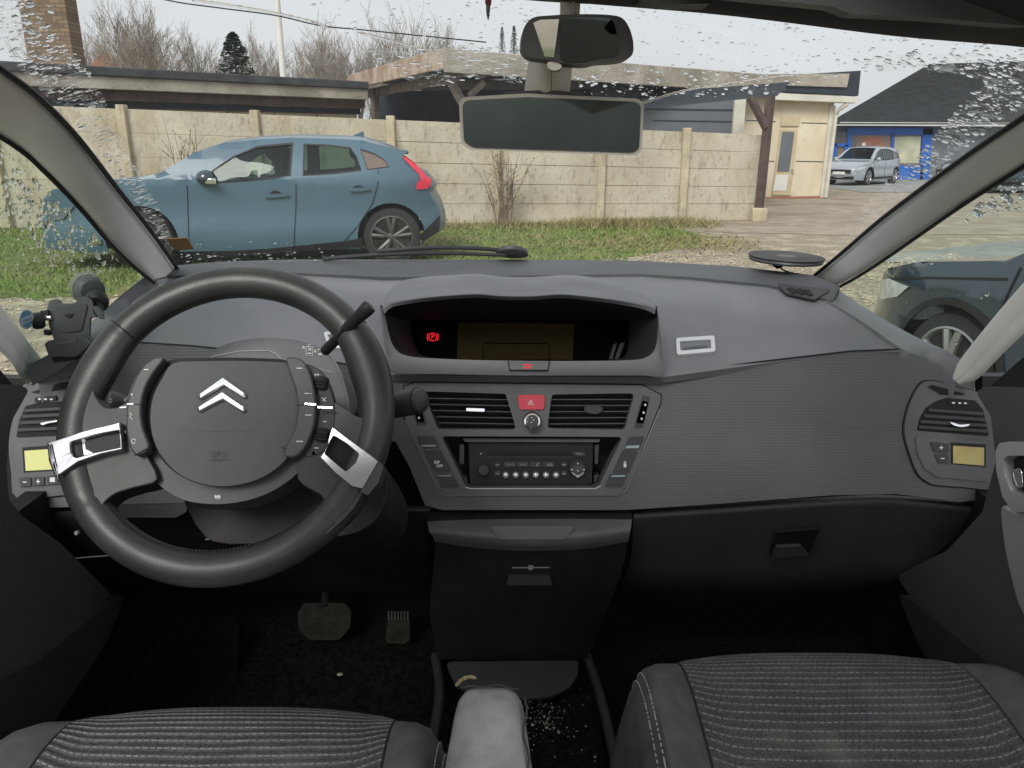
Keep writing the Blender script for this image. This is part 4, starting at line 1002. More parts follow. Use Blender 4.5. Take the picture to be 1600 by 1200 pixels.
# stitching on the inside of the rim
for a0, a1 in ((224, 318), (118, 168)):
    bm = bmesh.new()
    n = int((a1 - a0) / 1.5)
    for i in range(n):
        a = R(a0 + (a1 - a0) * i / n); rr = rim_r(a) + .0004
        P = [wp(a + da, WR - (rim_r(a) - .0172) * .8 - rr * math.cos(.35), rr * math.sin(.35) * 1.0) for da in (0, .012)]
        add_tube(bm, P, .0007, 5)
    obj('rim_stitching', bm, M['rubber'], rim)
for s in (38, 142):
    a = R(s); bm = bmesh.new()
    add_tube(bm, [wp(a, WR - .0014 + .0189 * math.cos(b), .0191 * math.sin(b)) for b in [R(-60) + R(300) * k / 20 for k in range(21)]], .0007, 5)
    obj('rim_seam', bm, M['void'], rim)
# hub body behind the pad
def Wp(name, m, poly, front, thick, parent=sw, surf=WHEEL, **kw): return panel(name, M[m], poly, surf, front, thick, parent, **kw)
Wp('hub_ring', 'pod', sp([(250, 574), (362, 563), (474, 574), (505, 596), (522, 640), (512, 690), (485, 722), (448, 756), (400, 780), (342, 789), (288, 782), (250, 758), (224, 720), (206, 690), (207, 640), (220, 600)], 4), .004, .035, bevel=.009, seg=4)
padp = sp([(273, 570), (256, 594), (243, 620), (238, 650), (241, 680), (252, 708), (275, 735), (305, 752), (345, 760), (390, 754), (425, 738), (452, 712), (466, 680), (471, 645), (466, 615), (458, 592), (453, 571), (410, 567), (362, 566), (315, 567)], 3)
Wp('pad_gap', 'void', [((x - 356) * 1.022 + 356, (y - 665) * 1.02 + 665) for x, y in padp], .0105, .01)
pad = Wp('airbag_pad', 'pad', padp, .0035, .02, surf=PAD, cuts=(14, 14), bevel=.003, seg=3)
# emblem: two chevrons
def chev(y0, y1, w0, w1, x0=314, x1=387, xc=351):
    return [(xc - 1, y0), (x1, y0 + 37), (x1 - 2, y0 + 37 + w0 - 4), (xc, y0 + w1), (x0 + 1, y0 + 30 + w0 - 4), (x0, y0 + 30)]
for pts in ([(352, 594), (387, 619), (386, 627), (353, 606), (315, 629), (314, 621)], [(351, 616), (386, 641), (384, 648.5), (352, 628), (314, 648), (312, 641)]):
    Wp('chevron', 'chrome', pts, .0085, .006, pad, surf=PAD, bevel=.0022, seg=2)
Wp('pad_crease', 'pod', sp([(305, 673), (330, 671.6), (352, 671.2), (380, 671.8), (400, 673), (380, 674.3), (352, 674.6), (330, 674.2)], 3), .0040, .001, pad, surf=PAD)
text('airbag_text', 'SRS', 345, 711, 8.5, M['dark'], PAD, .0040, pad, bold=.015, width=1.35); text('airbag_text', 'AIRBAG', 345, 719.5, 4.5, M['dark'], PAD, .0040, pad, width=1.35)
# control pods
lp = Wp('control_pod', 'pod', sp([(270, 570), (250, 573), (232, 592), (219, 622), (213, 652), (214, 690), (226, 719), (248, 708), (239, 680), (235, 650), (240, 620), (253, 594)], 3), .0235, .014, bevel=.0035, seg=3, label='left inner control pod')
lo = Wp('control_pod', 'dark', sp([(236, 585), (221, 592), (208, 622), (203, 655), (203, 692), (211, 716), (222, 722), (212, 690), (211, 652), (217, 620)], 3), .012, .012, bevel=.003, label='left outer control strip')
rp_ = Wp('control_pod', 'pod', sp([(456, 571), (474, 571), (486, 580), (496, 605), (501, 640), (498, 675), (486, 705), (470, 722), (452, 716), (468, 682), (474, 645), (469, 615), (461, 592)], 3), .0235, .014, bevel=.0035, seg=3, label='right inner control pod')
ro = Wp('control_pod', 'dark', sp([(481, 576), (503, 583), (518, 604), (527, 638), (527, 668), (520, 694), (508, 712), (494, 718), (480, 716), (494, 692), (503, 640), (496, 603)], 3), .014, .014, bevel=.003, label='right outer control pod')
multi('pod_mark', M['mark'], [rect(240, 588.5, 247, 590), stroke([(219, 655), (222, 659), (219, 662), (223, 665)], .9), rect(220.5, 626, 223, 628.5), stroke([(225 + 3 * math.cos(t), 698.5 + 3.4 * math.sin(t)) for t in [.6 + .5 * k for k in range(12)]], 1)], WHEEL, .0243, .0006, lp)
each('pod_divider', M['chrome'], [[(215, 641), (225, 641), (225, 643.2), (215, 643.2)], [(204, 646.5), (214, 645.5), (214, 647.8), (204, 648.6)]], WHEEL, .0250, .002, lp)
each('pod_seam', M['void'], [stroke([(226, 642), (237, 642)], 1), stroke([(226, 720), (247, 708.5)], 1.6)], WHEEL, .0241, .001, lp)
multi('pod_mark', M['mark'], [rect(472, 586.4, 481, 587.8), rect(484.5, 625, 491, 626.4), rect(492, 625.4, 495, 626.4), rect(485.5, 658, 495, 659.4), rect(472, 698, 482, 699.6)], WHEEL, .0243, .0006, rp_)
each('pod_divider', M['chrome'], [[(485.5, 640.5), (502, 641.5), (502, 644), (485.5, 643)], [(505, 645.5), (527, 646.5), (527, 649), (505, 648)]], WHEEL, .0250, .002, rp_)
each('pod_seam', M['void'], [stroke([(472, 644), (485, 642.5)], 1), stroke([(449, 707), (457, 711)], 1.4)], WHEEL, .0241, .001, rp_)
multi('pod_mark', M['mark'], [[(496.5, 590.5), (500, 592.5), (496.5, 594.5)], [(500.5, 590.5), (504, 592.5), (500.5, 594.5)], stroke([(508, 628), (514, 634)], 1.2), stroke([(509, 633), (514, 627.5)], 1), rect(510, 664, 515, 665.6), rect(496, 704.6, 503, 706)], WHEEL, .0148, .0006, ro)
for cx, cy in ((508, 606), (509, 686)):
    a = WHEEL.hit(cx - 9, cy - 1, .0145); b_ = WHEEL.hit(cx + 9, cy + 1, .0145)
    bm = bmesh.new(); rows = []
    ax = (b_ - a); up = WN; sd_ = ax.normalized().cross(up)
    for k in range(9):
        t = k / 8; p = a + ax * t; r_ = .0075 * (1 - .25 * (2 * t - 1) ** 4)
        rows.append([p + (up * math.cos(q) + sd_ * math.sin(q)) * r_ * (1 + .07 * math.cos(q * 14)) for q in [2 * math.pi * j / 56 for j in range(56)]])
    V = grid(bm, rows, True); bm.faces.new(V[0][::-1]); bm.faces.new(V[-1]); obj('thumb_wheel', bm, M['black'], ro)
multi('horn_mark', M['mark'], [rect(338, 775, 341, 780), [(341, 776), (347, 774.6), (347, 780.4), (341, 779)], stroke([(341, 780.5), (344, 781.6), (346, 780.5)], .8)], WHEEL, .0052, .0008, sw)
# spokes
Wp('spoke', 'spoke', sp([(112, 640), (150, 600), (158, 622), (172, 640), (192, 641), (222, 630), (232, 700), (255, 752), (218, 766), (190, 775), (172, 790), (164, 812), (152, 824), (126, 784), (112, 720)], 3), .013, .03, bevel=.011, seg=4, label='broad left spoke in leather')
Wp('spoke', 'spoke', sp([(500, 620), (526, 634), (545, 645), (562, 656), (576, 657), (586, 644), (592, 622), (598, 690), (584, 742), (558, 796), (522, 832), (512, 836), (516, 820), (514, 795), (505, 776), (470, 752), (480, 700), (498, 668)], 3), .013, .03, bevel=.011, seg=4, label='broad right spoke in leather')
# chrome inserts
cl = Wp('chrome_insert', 'reflect_chrome', [(92, 700), (104, 697), (145, 683), (204, 668), (207, 711), (175, 718), (140, 730), (113, 749), (104, 752), (96, 730)], .0235, .016, holes=[rp([(128, 700), (165, 689), (203, 682), (204, 707), (160, 716), (136, 723), (130, 715)], 4)], bevel=.002, label='left chrome spoke insert')
Wp('insert_recess', 'reflect_chrome', [(126, 697), (206, 678), (206, 710), (132, 726)], .0135, .004, cl)
Wp('recess_block', 'black', rp([(145, 695), (172, 688), (206, 680), (206, 708), (160, 715), (146, 708)], 4), .0170, .004, cl, bevel=.0015)
cr_ = Wp('chrome_insert', 'reflect_chrome', [(526, 676), (545, 690), (582, 717), (596, 728), (586, 745), (572, 770), (556, 766), (530, 745), (508, 722), (515, 712)], .0215, .016, holes=[rp([(527, 688), (548, 701), (567, 717), (562, 730), (547, 744), (530, 730), (514, 716)], 4)], bevel=.002, label='right chrome spoke insert')
Wp('insert_recess', 'void', [(524, 684), (572, 717), (548, 748), (510, 715)], .0135, .004, cr_)
Wp('end_cap', 'mirrordark', rp([(594, 725), (604, 735), (596, 760), (580, 780), (568, 774), (580, 752)], 5), .0200, .02, cr_, bevel=.005)
Wp('end_cap', 'chrome', [(92, 701), (102, 698.5), (108, 725), (112, 749), (104, 753), (95, 730)], .0242, .01, cl, bevel=.003)

# ================================================================== STEERING COLUMN
col_ = thing('steering_column', 'steering column with instrument pod, gear selector and stalks behind the wheel', 'steering column', tuple(WC - WN * .15))
IP = plane(WC - WN * .085, WN)
pod = panel('instrument_pod', M['bezel'], sp([(306, 585), (322, 556), (352, 538), (395, 529), (432, 528), (470, 533), (505, 546), (525, 566), (540, 600), (548, 640), (545, 690), (470, 720), (330, 700), (300, 640)], 4), IP, 0, .10, col_, bevel=.012, seg=4)
multi('pod_line', M['greymark'], [stroke(sp_line, 1.3) for sp_line in ([(312, 572), (335, 557), (375, 549), (420, 548), (432, 553), (440, 562), (455, 566), (490, 574), (520, 583)], [(330, 564), (370, 562), (430, 562)])], IP, .0012, .0015, pod)
panel('pod_ridge', M['dash'], stroke([(503, 544), (520, 560), (534, 586), (543, 620), (546, 650)], 4), IP, .003, .008, pod, bevel=.001)
for s, x, y, h in (('R', 475, 544, 4.5), ('N', 484.5, 546.5, 4.8), ('A', 493, 549.5, 4.6), ('M', 500.5, 555, 4.8)): text('gear_letter', s, x, y, h, M['mark'], IP, .0014, pod, bold=.02)
multi('gear_box_mark', M['mark'], [stroke([(479, 542), (489.5, 542.5), (489, 556), (478.5, 555.5), (479, 542)], .8), stroke([(481, 552.5), (487, 553)], 1.4), stroke([(481.5, 540), (486, 538.5)], .9), stroke([(496, 547), (503, 546.6)], .9)], IP, .0014, .001, pod)
tube('gear_selector', M['black'], cr([tuple(at(x, y, d)) for x, y, d in ((508, 548, .87), (530, 526, .855), (555, 500, .845), (566, 490, .84), (576, 480, .838), (579, 477, .838))], 14), [.0062, .0062, .0062, .0062, .0066, .0068, .007, .0072, .0078, .0082, .0085, .0082, .0072, .004], col_, n=14)
# right stalk
tube('wiper_stalk', M['dark'], [at(548, 655, .93), at(575, 648, .915), at(612, 638, .895), at(632, 630, .885), at(650, 627, .878), at(655, 626, .876), at(659, 625.5, .874), at(664, 625, .872)], [.010, .010, .013, .0165, .0162, .0155, .0142, .006], col_, n=20, sq=1)
bm = bmesh.new()
add_tube(bm, [at(652, 626.5, .8775), at(653.5, 626.3, .877)], .0166, 20); obj('stalk_ring', bm, M['void'], col_)
tube('light_stalk', M['dark'], [at(260, 622, .93), at(215, 632, .91), at(195, 634, .90), at(178, 629, .893), at(160, 628, .888), at(152, 628, .886), at(147, 628, .885)], [.008, .0085, .011, .0135, .0140, .0132, .008], col_, n=20)
panel('stalk_mark', M['mark'], [(193, 624), (202, 617), (203, 620), (195, 628)], yplane(.882), 0, .001, col_)
multi('stalk_symbol', M['greymark'], [stroke([(172 + 2.6 * math.cos(t), 626 + 3 * math.sin(t)) for t in [2 * math.pi * k / 10 for k in range(11)]], 1), stroke([(171, 621), (172, 614)], 1), stroke([(157.5 + 2 * math.cos(t), 633 + 2 * math.sin(t)) for t in [2 * math.pi * k / 8 for k in range(9)]], .8)], yplane(.8745), 0, .0008, col_)
panel('shift_paddle', M['black'], sp([(566, 622), (574, 619), (578, 625), (574, 655), (566, 652)], 3), IP, .03, .005, col_, bevel=.001)
panel('column_shroud', M['black'], sp([(270, 740), (330, 700), (480, 700), (560, 680), (600, 740), (588, 800), (545, 830), (470, 838), (390, 846), (310, 835)], 4), IP, -.02, .20, col_, bevel=.02, seg=4)

# ================================================================== MIRRORS
MP = plane(at(862, 196, .86), (.06, -1, .005))
mr = thing('rear_view_mirror', 'wide rectangular rear view mirror with beige rim below the windscreen bracket', 'mirror', tuple(at(862, 196, .88)))
mo = rp([(717, 152), (822, 146), (996, 154), (1006, 160), (1003, 236), (993, 243), (735, 234), (720, 224)], [14, 30, 16, 12, 16, 14, 22, 14])
panel('mirror_shell', M['mirrorframe'], mo, MP, 0, .028, mr, bevel=.006, seg=3)
mi = [((x - 861) * .965 + 861, (y - 195) * .89 + 195.5) for x, y in mo]
panel('mirror_glass', M['mirror'], mi, MP, .0016, .002, mr)
panel('mirror_back', M['mirrordark'], sp([(792, 150), (800, 142), (860, 140), (905, 144), (908, 152)], 3), MP, -.01, .02, mr, bevel=.003)
br = loft('bracket', M['beige'], px_rows([[(866, 86, .885), (880, 84, .865), (890, 86, .885)], [(830, 70, .885), (858, 72, .862), (893, 74, .885)], [(826, 95, .885), (857, 96, .858), (894, 98, .885)], [(822, 122, .89), (855, 124, .862), (892, 126, .89)], [(818, 150, .895), (850, 151, .872), (890, 152, .895)]]), mr, nu=12, nv=20)
br2 = panel('bracket_stem', M['beige'], [(877, -12), (905, -12), (907, 6), (906, 26), (876, 26)], yplane(.845), 0, .02, mr, bevel=.003)
tube('cable', M['grey'], cr([tuple(at(x, y, .838)) for x, y in ((897, -8), (896, 8), (899, 24))], 8), .0018, mr, n=6)
multi('bracket_seam', M['dark'], [stroke([(862, 112), (861, 150)], 1), stroke([(856, 104), (858, 110), (864, 112), (874, 111), (880, 104)], 1)], yplane(.853), 0, .0008, mr)
cm_ = thing('spare_mirror', 'small extra mirror with rounded dark frame clipped above the main mirror', 'mirror', tuple(at(900, 62, .83)))
CP = plane(at(900, 62, .815), (.05, -1, .05))
panel('frame', M['mirrordark'], sp([(814, 70), (818, 45), (832, 28), (860, 24), (905, 22), (950, 23), (972, 28), (984, 45), (990, 70), (986, 88), (965, 95), (935, 97), (915, 101), (880, 99), (858, 94), (830, 90), (818, 82)], 4), CP, 0, .024, cm_, bevel=.006, seg=3)
panel('dark_reflection', M['mirror'], sp([(877, 50), (882, 30), (920, 28), (952, 30), (962, 48), (966, 78), (960, 88), (930, 92), (905, 97), (876, 92)], 4), CP, .0018, .002, cm_)  # dim part of the reflection, put into the base colour
panel('clear_glass', M['mirror2'], [(833, 86), (829, 62), (833, 36), (845, 31), (874, 30), (870, 60), (866, 90)], plane(at(850, 62, .813), (-.30, -1, -.08)), .0012, .002, cm_)
panel('clip', M['beige'], sp([(856, 97), (866, 95), (876, 99), (878, 106), (868, 110), (858, 107)], 3), CP, -.002, .01, cm_, bevel=.001)

# ================================================================== SEATS
def seat(xc, hw, dF, zT, iw, label, bend=.08):
    t = thing('car_seat', label, None, (xc, dF - .25, .36)); t.parent = cabin; t.location = ORG[t] - ORG[cabin]
    prof = [(.012, -.20), (.034, -.13), (.040, -.075), (.028, -.028), (0, -.002), (-.05, .006), (-.12, 0), (-.22, -.018), (-.34, -.040), (-.5, -.05)]
    def s(u, v, off=0):
        # u -1..1 across, v 0..1 along
        k = v * (len(prof) - 1); P = cr([(a, b, 0) for a, b in prof], 200); q = P[min(int(v * 199), 199)]
        au = abs(u)
        bol = .026 * math.exp(-((au - .80) / .14) ** 2) * min(1, max(0, (v - .22) * 3))
        fall = -.13 * max(0, (au - .80) / .2) ** 2.2
        y = dF + q.x - bend * au ** 3 - .02 * max(0, (au - .8) / .2) ** 2
        z = zT + q.y + bol + fall
        x = xc + u * hw * (1 - .03 * max(0, .4 - v))
        return Vector((x, y, z + off))
    us = [-1, -.97, -.93, -.88, -.82, -.76, -.70, -.64] + [-.6 + .1 * i for i in range(13)] + [.64, .70, .76, .82, .88, .93, .97, 1]
    bm = bmesh.new()
    grid(bm, [[s(u, i / 44) for u in us] for i in range(45)])
    obj('cushion', bm, M['bolster'], t, smooth=60)
    bm = bmesh.new(); nI = 24
    def ins(u, v):
        e = s(u, v); w_ = s(u, min(v + .01, 1)); n_ = (s(min(u + .01, 1), v) - e).cross(w_ - e).normalized()
        if n_.z < 0 and v > .3: n_ = -n_
        if v <= .3 and n_.y > 0: n_ = -n_
        return e + n_ * (.0035 if abs(u) < iw - .03 else .0012)
    grid(bm, [[ins(-iw + 2 * iw * j / nI, .05 + .95 * i / 60) for j in range(nI + 1)] for i in range(61)])
    obj('centre_cloth', bm, M['seat'], t, smooth=60)
    for u in (-.86, .86):
        bm = bmesh.new()
        for du in (0, .022):
            n = 70
            for i in range(n):
                v = .12 + .8 * i / n
                a, b_ = s(u + du, v), s(u + du, v + .8 / n * .65)
                add_tube(bm, [a + Vector((0, -.0008, .001)), b_ + Vector((0, -.0008, .001))], .0007, 4)
        obj('seam_stitching', bm, M['stitch'], t)
    for u in (-iw, iw):
        bm = bmesh.new()
        add_tube(bm, [s(u, .05 + .9 * i / 40) + Vector((0, -.001, .0005)) for i in range(41)], .0016, 5)
        obj('seam', bm, M['rubber'], t)
    bm = bmesh.new(); add_box(bm, (xc, dF - .30, .46), (hw * 1.7, .5, .18)); obj('seat_base', bm, M['black'], t, bevel=.02)
    return t
seat(-.305, .265, .715, .692, .66, 'left front car seat with striped cloth centre, in front of the steering wheel')
seat(.372, .262, .812, .693, .64, 'right front car seat with dusty striped cloth centre and pale double stitching')
ar = thing('armrest', 'worn shiny grey armrest between the two front seats', 'armrest', (-.018, .55, .72))
bm = bmesh.new(); rows = []
for i in range(24):
    t = i / 23
    y = .655 - .35 * t; e = min(1, (t / .10)) ** .5 if t < .1 else 1
    hw_ = (.031 + .012 * min(1, t * 2.2)) * (.72 + .28 * e); ht = .032 * (.55 + .45 * e); z = .762 - .012 * (1 - e) - .01 * t
    xc_ = -.022 + .004 * t
    rows.append([Vector((xc_ + hw_ * (abs(math.cos(a)) ** .55) * (1 if math.cos(a) > 0 else -1), y, z + ht * (abs(math.sin(a)) ** .55) * (1 if math.sin(a) > 0 else -1))) for a in [2 * math.pi * k / 28 for k in range(28)]])
V = grid(bm, rows, True); bm.faces.new(V[0][::-1]); bm.faces.new(V[-1])
obj('padded_lid', bm, M['arm'], ar, smooth=70)
bm = bmesh.new()
add_tube(bm, [Vector((.012 + .003 * i / 20 + .0022 * math.sin(i * 1.3), .62 - .25 * i / 20, .7885 - .008 * i / 20)) for i in range(21)], .0011, 5)
add_tube(bm, [Vector((-.050 + .056 * i / 12, .638 + .002 * math.sin(i), .785 + .003 * math.sin(i / 12 * math.pi))) for i in range(13)], .0009, 5)
obj('vinyl_crease', bm, M['dark'], ar)
bm = bmesh.new(); add_tube(bm, cr([(-.056, .640, .786), (-.050, .646, .789), (-.042, .650, .789), (-.036, .650, .787)], 10), [.001, .0018, .002, .0016, .002, .0016, .0016, .002, .0016, .001], 8)
obj('torn_corner', bm, M['torn'], ar)
obj_ = box('support', M['black'], (-.02, .50, .60), (.05, .25, .24), ar, bevel=.01)

# ================================================================== FLOOR CONSOLE, PEDALS
fc = thing('floor_console', 'dark floor tray between the seats with raised side edges', 'console', (.02, .95, .36))
F = Surf(lambda p: p.z - .44)
panel('tray_floor', M['carpet'], [(684, 1030), (925, 1030), (975, 1400), (660, 1400)], Surf(lambda p: p.z - .415), 0, .02, fc)
panel('grey_flap', M['dark'], rp([(695, 1034), (905, 1032), (902, 1055), (890, 1074), (860, 1088), (820, 1092), (740, 1085), (712, 1070)], 8), Surf(lambda p: p.z - .452 - .25 * (p.y - 1.02)), 0, .006, fc, bevel=.002)
for e in ([(680, 1025), (687, 1080), (676, 1160), (668, 1260)], [(917, 1025), (936, 1080), (955, 1160), (975, 1260)]):
    tube('tray_edge', M['dark'], cr([tuple(F.hit(x, y)) for x, y in e], 14), .008, fc, n=10)
bm = bmesh.new(); rd = random.Random(5)
for i in range(150):
    x, y = rd.gauss(845, 20), rd.gauss(1122, 18)
    if i > 120: x, y = rd.uniform(800, 930), rd.uniform(1080, 1190)
    p = Surf(lambda p: p.z - .417).hit(x, y); s_ = rd.choice((.0007, .001, .0014, .0022 if i % 9 == 0 else .001))
    ret = bmesh.ops.create_icosphere(bm, subdivisions=1, radius=s_)
    for v in ret['verts']: v.co = Vector((v.co.x * rd.uniform(.7, 1.4), v.co.y * rd.uniform(.7, 1.4), v.co.z * .7)) + p
for i in range(60):
    x, y = rd.gauss(560, 45), rd.gauss(1060, 30)
    p = Surf(lambda p: p.z - .352).hit(x, y)
    ret = bmesh.ops.create_icosphere(bm, subdivisions=1, radius=rd.choice((.0006, .0009, .0012)))
    for v in ret['verts']: v.co += p
obj('crumbs', bm, M['crumb'], kind='stuff', label='pale crumbs and grit scattered on the tray and the driver floor', cat='crumbs')
bm = bmesh.new(); p = Surf(lambda p: p.z - .353).hit(531, 1055)
ret = bmesh.ops.create_icosphere(bm, subdivisions=2, radius=.0062)
for v in ret['verts']: v.co = Vector((v.co.x * 1.1, v.co.y * .9, v.co.z * .6)) + p
obj('pale_pebble', bm, M['crumb'], label='single pale pebble on the dark driver floor below the brake pedal', cat='pebble')
PS = lambda d: plane((0, d, .5), (0, -1, .75))
bp = thing('brake_pedal', 'wide ribbed rubber brake pedal in the dark driver footwell', 'pedal', tuple(at(507, 970, 1.27)))
panel('pedal_pad', M['pedal'], rp([(474, 942), (540, 942), (549, 956), (547, 980), (530, 1000), (484, 1000), (467, 985), (465, 958)], 9), PS(1.36), 0, .012, bp, bevel=.003)
multi('pad_rib', M['pedal'], [[(472, 950 + 7 * i), (542, 950 + 7 * i), (542, 953 + 7 * i), (472, 953 + 7 * i)] for i in range(6)], PS(1.36), .002, .003, bp)
tube('pedal_arm', M['black'], [at(507, 950, 1.31), at(512, 900, 1.40), at(520, 860, 1.5)], .009, bp)
ap = thing('accelerator_pedal', 'narrow rubber accelerator pedal right of the brake pedal', 'pedal', tuple(at(620, 980, 1.27)))
panel('pedal_pad', M['pedal'], rp([(606, 966), (640, 966), (640, 1000), (634, 1006), (606, 1005), (602, 998)], 4), PS(1.36), 0, .012, ap, bevel=.003)
multi('pad_rib', M['black'], [[(606 + 5 * i, 955), (608.5 + 5 * i, 955), (608.5 + 5 * i, 968), (606 + 5 * i, 968)] for i in range(7)], PS(1.36), .002, .01, ap)
panel('foot_rest', M['rest'], rp([(283, 968), (374, 960), (370, 1120), (262, 1125)], 14), plane((0, 1.34, .5), (0, -1, .9)), 0, .02, None, bevel=.006, label='flat dark foot rest panel left of the pedals', cat='foot rest')
panel('floor_mat', M['carpet'], rp([(440, 1000), (680, 985), (700, 1200), (380, 1200)], 12), Surf(lambda p: p.z - .351), .004, .004, None, bevel=.002, label='black driver floor mat speckled with grit', cat='floor mat')

# ================================================================== DOORS
def door(sx, label):
    X = lambda x: 1600 - x if sx < 0 else x
    sd_ = Surf((lambda p: .65 - p.x) if sx > 0 else (lambda p: .65 + p.x))
    t = thing('car_door', label, None, (sx * .66, .7, .36)); t.parent = cabin; t.location = ORG[t] - ORG[cabin]
    mp = lambda P: [(X(x), y) for x, y in P]
    ctr = (lambda P: P)
    LD = [(1600 - x, y) for x, y in [(46, 608), (30, 602), (-600, 560), (-600, 1500), (-150, 1500), (0, 1180), (110, 1020), (176, 930), (96, 850), (34, 806), (14, 780), (10, 730), (17, 660)]]
    panel('door_card', M['doorcard'], mp(rp(LD if sx < 0 else [(1524, 612), (1540, 604), (1600, 606), (2200, 560), (2200, 1500), (1750, 1500), (1600, 1180), (1480, 1010), (1400, 900), (1480, 860), (1535, 800), (1556, 720), (1548, 650)], 10)), sd_, 0, .04, t, bevel=.012, seg=3)
    panel('gap_filler', M['black'], mp([(1535, 588), (1900, 588), (1900, 1000), (1500, 1000), (1500, 790), (1535, 700)] if sx > 0 else [(1530, 592), (1900, 585), (1900, 1000), (1530, 1000)]), yplane(1.15), 0, .02, t)  # black filler added behind the dash end to close the open gap
    panel('window_surround', M['black'], mp([(1530, 606), (1600, 545), (1800, 420), (2200, 260), (2200, 560), (1600, 606)] if sx > 0 else [(1562, 606), (1600, 560), (1800, 430), (2200, 280), (2200, 560), (1600, 606)]), sd_, -.012, .02, t)
    panel('door_pocket', M['dark'], mp(rp([(1415, 925), (1440, 940), (1560, 1035), (1700, 1100), (2100, 1300), (2100, 1500), (1700, 1500), (1560, 1170), (1450, 1010)], 16)), sd_, .014, .03, t, bevel=.012, seg=3)
    if sx > 0:
        h = panel('pull_handle', M['satin'], mp(rp([(1577, 705), (1583, 692), (1600, 690), (1660, 690), (1660, 800), (1604, 800), (1588, 776), (1578, 735)], 7)), sd_, .018, .018, t, holes=[mp(rp([(1588, 720), (1595, 712), (1640, 712), (1640, 775), (1602, 768), (1592, 745)], 5))], bevel=.004)
        panel('handle_recess', M['void'], mp(rp([(1584, 705), (1650, 705), (1650, 780), (1590, 770)], 5)), sd_, .004, .004, t)
        panel('latch_lever', M['chrome'], mp(sp([(1597, 742), (1600, 734), (1610, 734), (1612, 760), (1602, 758)], 3)), sd_, .012, .006, t, bevel=.001)
        panel('silver_trim', M['satin'], mp(sp([(1578, 790), (1604, 800), (1660, 805), (1660, 1000), (1612, 960), (1592, 900), (1580, 840)], 3)), sd_, .012, .012, t, bevel=.004)
    return t
door(1, 'right front door card in dark grey with silver pull handle')
door(-1, 'left front door card in dark grey at the driver side')

# ================================================================== PHONE HOLDER, DISC ANTENNA
ph = thing('phone_holder', 'empty grey phone cradle on a suction cup mount beside the left window', 'phone holder', tuple(at(110, 560, 1.08)))
HP = plane(at(110, 510, 1.06), (.25, -1, .2))
panel('cradle', M['holder'], rp([(73, 484), (77, 470), (88, 467), (95, 474), (118, 474), (121, 466), (134, 462), (144, 470), (146, 484), (140, 500), (139, 525), (148, 540), (128, 560), (87, 563), (78, 548), (84, 530), (77, 510)], 3), HP, 0, .010, ph, bevel=.002)
panel('cradle_plate', M['dark'], rp([(82, 480), (138, 474), (128, 517), (96, 520)], 5), HP, .002, .003, ph, bevel=.001)
panel('plate_dot', M['black'], sp([(102, 491), (107, 490), (114, 490), (113, 494), (108, 496), (103, 494)], 3), HP, .004, .003, ph, bevel=.0008)
panel('lower_shelf', M['holder'], rp([(77, 536), (84, 531), (134, 524), (146, 538), (126, 556), (84, 556)], 4), HP, .020, .022, ph, bevel=.004)
panel('shelf_mark', M['pad'], [(98, 533), (127, 529), (126, 534), (96, 538)], HP, .021, .001, ph)
panel('shelf_foot', M['black'], rp([(84, 556), (124, 553), (120, 562), (88, 566)], 2), HP, .012, .02, ph, bevel=.001)
bm = bmesh.new(); revolve(bm, [(.0085, 0), (.0115, .004), (.0118, .012), (.0098, .016), (0, .017)], at(70, 500, 1.05), (-.8, -.55, 0), 20); obj('clamp_knob', bm, M['black'], ph)
tube('knob_axle', M['satin'], [at(66, 498, 1.052), at(80, 496, 1.055)], .0035, ph)
each('side_hook', M['black'], [rp([(70, 514), (79, 516), (80, 524), (71, 523)], 2), rp([(64, 486), (77, 484), (78, 492), (66, 493)], 2)], HP, .006, .012, ph, bevel=.001)
bm = bmesh.new(); c = at(137, 451, 1.16); ax = Vector((.75, -.62, -.12))
revolve(bm, [(.0235, -.010), (.0245, -.006), (.022, 0), (.0, 0)], c, ax, 28); obj('suction_cup', bm, M['clear'], ph)
bm = bmesh.new(); revolve(bm, [(.0225, -.004), (.022, .004), (.0205, .012), (.0195, .013), (.0185, .019), (.010, .022), (0, .0225)], c, ax, 9); obj('cup_dome', bm, M['holder'], ph)
bm = bmesh.new(); revolve(bm, [(.014, 0), (.016, .004), (.016, .012), (.012, .016), (0, .016)], at(153, 466, 1.10), (.2, -.9, -.4), 14); obj('ball_collar', bm, M['black'], ph)
tube('ball_arm', M['black'], [at(152, 462, 1.105), at(156, 478, 1.09), at(150, 488, 1.08), at(142, 490, 1.07)], [.009, .008, .007, .007], ph)
panel('release_lever', M['holder'], rp([(140, 480), (152, 478), (158, 484), (162, 498), (157, 499), (150, 490), (150, 496), (140, 497)], 2), HP, .002, .010, ph, bevel=.001)
da = thing('disc_antenna', 'flat black oval disc with a thin cable at the right windscreen corner', 'antenna', tuple(at(1228, 408, 1.45)))
bm = bmesh.new(); revolve(bm, [(.03, -.004), (.065, -.0035), (.0675, 0), (.066, .004), (.03, .006), (0, .0065)], at(1228, 405, 1.44), (.03, -.02, 1), 36); obj('disc', bm, M['holder'], da)
bm = bmesh.new(); revolve(bm, [(.0655, .0046), (.0685, .0046), (.0685, .0062), (.0655, .0062)], at(1228, 405, 1.44), (.03, -.02, 1), 36); obj('disc_rim', bm, M['black'], da)
tube('foot', M['black'], [at(1216, 411, 1.43), at(1218, 418, 1.43)], [.012, .006], da)
tube('cable', M['black'], cr([tuple(at(x, y, 1.42)) for x, y in ((1216, 416), (1228, 424), (1245, 428), (1265, 432), (1276, 440))], 14), .0016, da, n=6)

